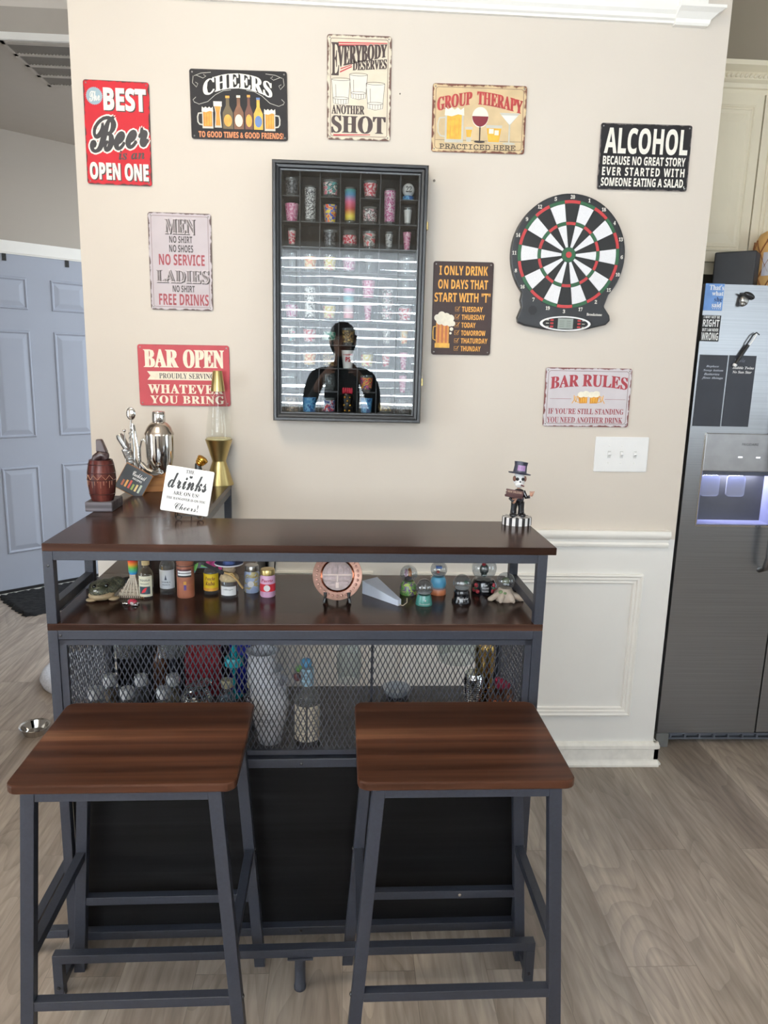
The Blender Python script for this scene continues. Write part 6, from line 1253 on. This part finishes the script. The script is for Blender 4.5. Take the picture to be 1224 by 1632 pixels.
# hanging stemware
def stem_glass(label, a, b_, ztop, rb, hb, hs, rf, tilt=0):
    q = onbar(a, b_, ztop); t = thing('wine_glass', label, 'wine glass', q, 0, 'stemware hanging upside down'); t.rotation_euler = (0, radians(tilt), 0)
    MB().lathe([(rf, -.004), (rf, -.0025), (.006, -.007), (.0038, -.014), (.0035, -hs), (.008, -hs - .006), (.010, -hs - .010)][::-1], 28).build('foot_and_stem', M_CLRB, t, smooth=40)
    MB().lathe([(.008, -hs - .008), (rb * .6, -hs - .022), (rb * .95, -hs - hb * .45), (rb, -hs - hb * .6), (rb * .86, -hs - hb), (rb * .83, -hs - hb), (rb * .97, -hs - hb * .6), (rb * .55, -hs - .026), (.006, -hs - .012)], 32, cap0=False, cap1=False).build('bowl', M_CLRB, t, smooth=50)
    return t
zr = ZC - .0165 - .007
stem_glass('clear flute glass hanging upside down near the middle of the mesh', .697, .20, zr, .034, .15, .06, .030)
stem_glass('large clear wine glass hanging at the right half of the mesh', 1.005, .31, zr, .060, .14, .055, .034)
stem_glass('clear wine glass hanging at the far left, nearest the side mesh', .110, .24, zr, .040, .10, .05, .032)
stem_glass('clear wine glass hanging second from the left', .226, .24, zr, .040, .10, .05, .032)
# glass dish
p = onbar(.838, .325, ZS); o = MB().lathe([(.026, 0), (.030, .003), (.040, .020), (.0405, .024), (.037, .024), (.034, .020), (.024, .007), (.001, .005)], 36, cap1=False).build('glass_dish', mat('milk_glass', (206, 212, 216), .12, var=.08, scale=60), loc=p, smooth=40); tag(o, 'small pale glass dish on the compartment floor behind the centre rod', 'dish')
# shaker, gold cup, copper mug
p = onbar(1.040, .225, ZS); t = thing('ribbed_tumbler', 'tall ribbed silver tumbler beside the gold cup behind the mesh', 'tumbler', p)
pf = [(.020, 0)]
for k in range(16): pf += [(.0215 + k * .00035, .004 + k * .0062), (.0228 + k * .00035, .0068 + k * .0062)]
MB().lathe(pf + [(.024, .112)], 28).build('body', M_CHROME, t, smooth=25)
p = onbar(1.082, .285, ZS); t = thing('gold_cup', 'tall gold cocktail cup standing behind the ribbed tumbler', 'cup', p)
pf = [(.021, 0)]
for k in range(5): pf += [(.0235, .010 + k * .010), (.0250, .015 + k * .010)]
MB().lathe(pf + [(.0240, .064), (.0285, .110), (.0290, .160), (.0250, .172), (.0, .174)], 28, cap1=False).build('body', mat('old_gold', (176, 148, 90), .22, 1.0, var=.08), t, smooth=25)
p = onbar(1.116, .210, ZS); t = thing('copper_mug', 'hammered copper mug with a crumpled red cloth in it', 'mug', p)
MB().lathe([(.026, 0), (.034, .006), (.039, .030), (.036, .052), (.034, .056)], 32).build('body', mat('hammered_copper', (190, 116, 84), .2, 1.0, var=.12, scale=80, bump=.6), t, smooth=50)
MB().lathe([(.0365, .050), (.033, .066), (.020, .074), (.0, .076)], 28, cap1=False).build('lid', mat('copper_brown', (128, 88, 68), .35, .8), t, smooth=40)
MB().ball((-.004, -.002, .086), (.019, .016, .016), 14, 10).ball((.012, 0, .080), (.014, .012, .010), 12, 8).ball((-.012, .002, .098), (.010, .009, .006), 12, 8).build('red_cloth', mat('crimson_cloth', (138, 24, 52), .7, var=.2, scale=60), t, smooth=60)
# white-lidded shakers
spots = [(.030, .205, 'front row, nearest the side mesh'), (.112, .205, 'front row, second from the left'), (.206, .205, 'front row, third from the left'), (.044, .285, 'back row, nearest the side mesh'), (.128, .285, 'back row, second from the left'), (.214, .285, 'back row, third from the left')]
for i, (a, b_, nm) in enumerate(spots):
    t = thing('spice_jar', 'small glass jar with a white lid, %s' % nm, 'jar', onbar(a, b_, ZS), 0, 'white-lidded jars behind the mesh')
    MB().lathe([(.0175, 0), (.019, .003), (.019, .044), (.0165, .052), (.016, .056)], 24).build('glass', M_CLRB, t, smooth=40)
    MB().lathe([(.0150, .002), (.0165, .004), (.0165, .034)], 20).build('contents', mat('spice_%d' % (i % 3), ((120, 96, 70), (60, 56, 54), (150, 130, 104))[i % 3], .8, var=.3, scale=200), t)
    MB().lathe([(.0178, .054), (.0182, .056), (.0182, .076), (.0165, .080), (.0, .081)], 24, cap1=False).build('lid', M_WHITE, t, smooth=35)
# clamp jar
p = onbar(.296, .185, ZS); t = thing('clamp_jar', 'glass clamp jar with its wire lid propped open behind the mesh', 'jar', p)
MB().lathe([(.036, 0), (.040, .004), (.040, .062), (.034, .070), (.034, .076)], 32).build('glass', M_CLRB, t, smooth=40)
for z in (.066, .074): MB().lathe([(.0345, z - .003), (.0370, z), (.0345, z + .003)], 32, cap0=False, cap1=False).build('metal_ring', M_CHROME, t, smooth=50)
T = Matrix.Translation((-.028, .006, .082)) @ Matrix.Rotation(radians(-16), 4, 'Y') @ Matrix.Translation((.034, 0, 0))
MB().lathe([(.036, 0), (.0365, .003), (.030, .006), (.0, .007)], 32, T=T, cap1=False).build('lid', M_CLRB, t, smooth=40); MB().lathe([(.0355, -.001), (.0375, .0015), (.0355, .004)], 32, T=T, cap0=False, cap1=False).build('lid_rim', M_CHROME, t, smooth=50)
MB().lathe([(.030, .003), (.036, .006), (.036, .040)], 28).build('contents', mat('brown_sugar', (150, 110, 84), .9, var=.2, scale=160), t)
# stoppered bottles
def cork_bottle(label, a, b_, liquor, two):
    t = thing('stoppered_bottle', label, 'bottle', onbar(a, b_, ZS), 0, 'cream-stoppered bottles')
    MB().lathe([(.020, 0), (.022, .003), (.022, .052), (.012, .066), (.0095, .070), (.0095, .082)], 24).build('glass', M_CLRB, t, smooth=40); MB().lathe([(.019, .004), (.0205, .006), (.0205, .046)], 20).build('liquor', liquor, t)
    MB().lathe([(.0150, .078), (.0155, .080), (.0155, .097), (.0140, .099), (.0, .0995)], 24, cap1=False).build('stopper', mat('cream_stopper', (206, 196, 160), .5, var=.06), t, smooth=35)
    if two: MB().lathe([(.0095, .0995), (.0140, .104), (.0140, .118), (.0125, .120), (.0, .1205)], 24, cap1=False).build('stopper_top', mat('cream_stopper', (206, 196, 160), .5), t, smooth=35)
    return t
cork_bottle('bluish bottle with a cream stopper beside the clamp jar', .372, .215, mat('blue_liquor', (86, 112, 134), .2), False); cork_bottle('purple bottle with a double cream stopper, next to the white cups', .440, .215, mat('purple_liquor', (70, 36, 58), .2), True)
# coloured glass at the back
t = thing('teal_goblet', 'teal and blue glass goblet at the back of the compartment', 'goblet', onbar(.376, .325, ZS)); M_TEAL_ = mat('teal_glass', (30, 150, 160), .12, var=.1)
MB().lathe([(.024, 0), (.024, .003), (.005, .008), (.0045, .075), (.010, .082), (.026, .094), (.028, .112), (.024, .118)], 28).build('foot', M_TEAL_, t, smooth=40); MB().lathe([(.008, .118), (.010, .130), (.006, .150), (.011, .162), (.0, .170)], 20, cap1=False).build('finial', M_TEAL_, t, smooth=40)
t = thing('blue_decanter', 'deep blue glass decanter behind the teal goblet', 'decanter', onbar(.388, .366, ZS)); MB().lathe([(.030, 0), (.034, .005), (.034, .150), (.018, .190), (.012, .200), (.012, .235)], 28).build('body', mat('cobalt_glass', (26, 34, 120), .1, var=.2, scale=40), t, smooth=40); MB().ball((0, 0, .247), .014).build('stopper', mat('cobalt_glass', (26, 34, 120), .1), t, smooth=60)
t = thing('red_decanter', 'square dark red glass decanter behind the clamp jar', 'decanter', onbar(.290, .345, ZS)); M_RDG = mat('ruby_glass', (96, 26, 32), .12, var=.35, scale=50)
MB().prism(rrect(-.052, .052, -.030, .030, .012), 0, .170).build('body', M_RDG, t, bevel=.006); MB().lathe([(.018, .170), (.014, .190), (.014, .205)], 20).build('neck', M_RDG, t, smooth=40); MB().ball((0, 0, .222), .020, 16, 10).build('stopper', mat('rose_glass', (170, 60, 74), .1), t, smooth=60)
o = MB().lathe([(.020, 0), (.022, .004), (.022, .10), (.016, .12), (.010, .13), (.010, .16)], 24).build('amber_bottle', mat('brown_glass', (66, 40, 26), .12, var=.2), loc=onbar(.168, .345, ZS), smooth=40); tag(o, 'dark brown bottle at the back behind the white-lidded jars', 'bottle')
t = thing('liquor_bottle', 'slim dark bottle with a pale cap at the back behind the purple bottle', 'bottle', onbar(.462, .345, ZS)); MB().lathe([(.024, 0), (.026, .004), (.026, .150), (.012, .190), (.011, .235)], 24).build('glass', mat('black_glass', (18, 16, 20), .1), t, smooth=40); MB().lathe([(.014, .232), (.0145, .234), (.0145, .268), (.0, .27)], 20, cap1=False).build('cap', M_CORK, t, smooth=35)
# ------------------------------------------------------------------ the photographer, mirrored in the display case
PXC, PYC = -0.035, CAM.y - 0.36
per = thing('person', 'person in dark clothes behind the camera holding up a phone', 'person', (PXC, PYC, 0))
J = {}; E = []
def jt(n, p, r, par=None):
    J[n] = (len(J), p, r if isinstance(r, tuple) else (r, r))
    if par: E.append((J[par][0], J[n][0]))
jt('pelvis', (0, 0, .93), (.155, .11)); jt('waist', (0, .0, 1.08), (.135, .10), 'pelvis'); jt('chest', (0, .0, 1.26), (.160, .115), 'waist'); jt('collar', (0, -.01, 1.405), (.105, .085), 'chest')
jt('neck', (0, .0, 1.49), .055, 'collar'); jt('jaw', (0, .022, 1.565), (.062, .072), 'neck'); jt('head', (0, .012, 1.655), (.078, .092), 'jaw'); jt('crown', (0, .0, 1.725), (.060, .070), 'head')
for s, n in ((-1, 'l'), (1, 'r')):
    jt(n + 'hip', (s * .10, 0, .86), .095, 'pelvis'); jt(n + 'thigh', (s * .105, .01, .68), .080, n + 'hip'); jt(n + 'knee', (s * .11, .015, .48), .056, n + 'thigh'); jt(n + 'calf', (s * .11, -.01, .34), .055, n + 'knee'); jt(n + 'ankle', (s * .115, -.02, .09), .036, n + 'calf')
    jt(n + 'ball', (s * .125, .10, .038), (.042, .030), n + 'ankle'); jt(n + 'toe', (s * .13, .17, .03), (.036, .022), n + 'ball')
    jt(n + 'shoulder', (s * .185, -.01, 1.385), .062, 'collar'); jt(n + 'upper_arm', (s * .225, .03, 1.27), .050, n + 'shoulder'); jt(n + 'elbow', (s * .235, .08, 1.15), .040, n + 'upper_arm')
    jt(n + 'forearm', (s * .185, .17, 1.27), .036, n + 'elbow'); jt(n + 'wrist', (s * .125, .26, 1.385), .025, n + 'forearm'); jt(n + 'palm', (s * .085, .318, 1.432), (.032, .018), n + 'wrist')
    for k, (dx, dz, l) in enumerate(((.016, .030, .034), (.012, .012, .040), (.008, -.008, .038), (.006, -.026, .030))):
        b0 = (s * (.072 - dx * .2), .338, 1.440 + dz); jt(n + 'f%da' % k, b0, .0092, n + 'palm'); jt(n + 'f%db' % k, (s * (.066 - dx * .2), .354, 1.444 + dz * 1.05), .0085, n + 'f%da' % k); jt(n + 'f%dc' % k, (s * (.066 - l * .75), .358, 1.446 + dz * 1.05), .0075, n + 'f%db' % k)
    jt(n + 'ta', (s * .066, .322, 1.462), .0105, n + 'palm'); jt(n + 'tb', (s * .048, .326, 1.478), .0095, n + 'ta'); jt(n + 'tc', (s * .030, .328, 1.482), .008, n + 'tb')
me = bpy.data.meshes.new('body'); me.from_pydata([v[1] for v in J.values()], E, []); bo = bpy.data.objects.new('body', me); COL.objects.link(bo)
sk_ = bo.modifiers.new('skin', 'SKIN'); sk_.use_smooth_shade = True; sk_.branch_smoothing = .4
for i, v in enumerate(J.values()): me.skin_vertices[0].data[i].radius = v[2]
for i, n in enumerate(J): me.skin_vertices[0].data[i].use_root = (n == 'pelvis')
bo.modifiers.new('sub', 'SUBSURF').levels = 2; bo.modifiers['sub'].render_levels = 2
bm_ = bpy.data.meshes.new_from_object(bo.evaluated_get(bpy.context.evaluated_depsgraph_get())); bpy.data.objects.remove(bo)
M_SKIN = mat('skin', (196, 150, 124), .5, var=.05); M_SHIRT = mat('black_shirt', (22, 22, 25), .9, var=.15, scale=40); M_TROUS = mat('charcoal_trousers', (40, 42, 48), .9, var=.12, scale=40); M_SHOE = mat('dark_shoe', (28, 26, 26), .5)
q_ = bmesh.new(); q_.from_mesh(bm_)                              # clean hems: cut the surface where the clothes end
for co, no in (((0, 0, .98), (0, 0, 1)), ((0, 0, .085), (0, 0, 1)), ((0, 0, 1.455), (0, 0, 1)), ((0, .215, 1.3), (0, 1, 0))): bmesh.ops.bisect_plane(q_, geom=q_.verts[:] + q_.edges[:] + q_.faces[:], plane_co=co, plane_no=no)
q_.to_mesh(bm_); q_.free()
bm_.materials.clear()
for m_ in (M_SKIN, M_SHIRT, M_TROUS, M_SHOE): bm_.materials.append(m_)
for p_ in bm_.polygons:
    c = p_.center; arm = c.y > .10 and c.z > 1.12
    p_.material_index = 3 if c.z < .085 else 2 if c.z < .98 else 0 if (c.z > 1.455 and not arm) or (arm and c.y > .215) else 1
    p_.use_smooth = True
body = bpy.data.objects.new('body', bm_); COL.objects.link(body); body.parent = per
MB().ball((0, -.006, 1.678), (.086, .098, .080), 20, 14).tube([(-.070, -.03, 1.67), (-.064, -.045, 1.60), (-.050, -.05, 1.545)], [.03, .028, .018], 10).tube([(.070, -.03, 1.67), (.064, -.045, 1.60), (.050, -.05, 1.545)], [.03, .028, .018], 10).ball((0, -.052, 1.61), (.062, .046, .075), 16, 10).build('hair', mat('dark_hair', (36, 26, 22), .6, var=.2, scale=60), per, smooth=70)
MB().ball((0, .112, 1.612), (.013, .017, .020), 12, 8).build('nose', M_SKIN, per, smooth=70)
for s in (-1, 1):
    MB().ball((s * .031, .092, 1.640), (.013, .010, .008), 12, 8).build('eye', M_WHITE, per, smooth=70); MB().ball((s * .031, .1005, 1.640), (.0055, .003, .0055), 10, 6).build('iris', mat('iris_brown', (60, 40, 28), .2), per, smooth=70)
    MB().ball((s * .083, .008, 1.625), (.010, .020, .030), 12, 8).build('ear', M_SKIN, per, smooth=70)
MB().ball((0, .096, 1.572), (.024, .010, .006), 12, 6).build('mouth', mat('lips', (160, 96, 90), .4), per, smooth=70)
ph = thing('smartphone', "black smartphone held up in both of the photographer's hands", 'phone', (PXC + .004, CAM.y - .024, CAM.z - .038))
MB().prism(rrect(-.0375, .0375, -.078, .078, .011), 0, .008, UPRIGHT).build('case', M_BLK, ph, bevel=.0015)
MB().prism(rrect(-.034, .034, -.073, .073, .008), -.0006, .0, UPRIGHT).build('screen', mat('phone_screen', (24, 26, 30), .08), ph)
for x, z in ((.027, .050), (.008, .050)): MB().lathe([(.008, 0), (.008, .002), (.006, .0025)], 16, T=Matrix.Translation((x - .0, .0 - .008, z)) @ Matrix.Rotation(radians(90), 4, 'X')).build('camera_lens', mat('lens_glass', (14, 16, 22), .08), ph)
ph.rotation_euler = (0, 0, 0)
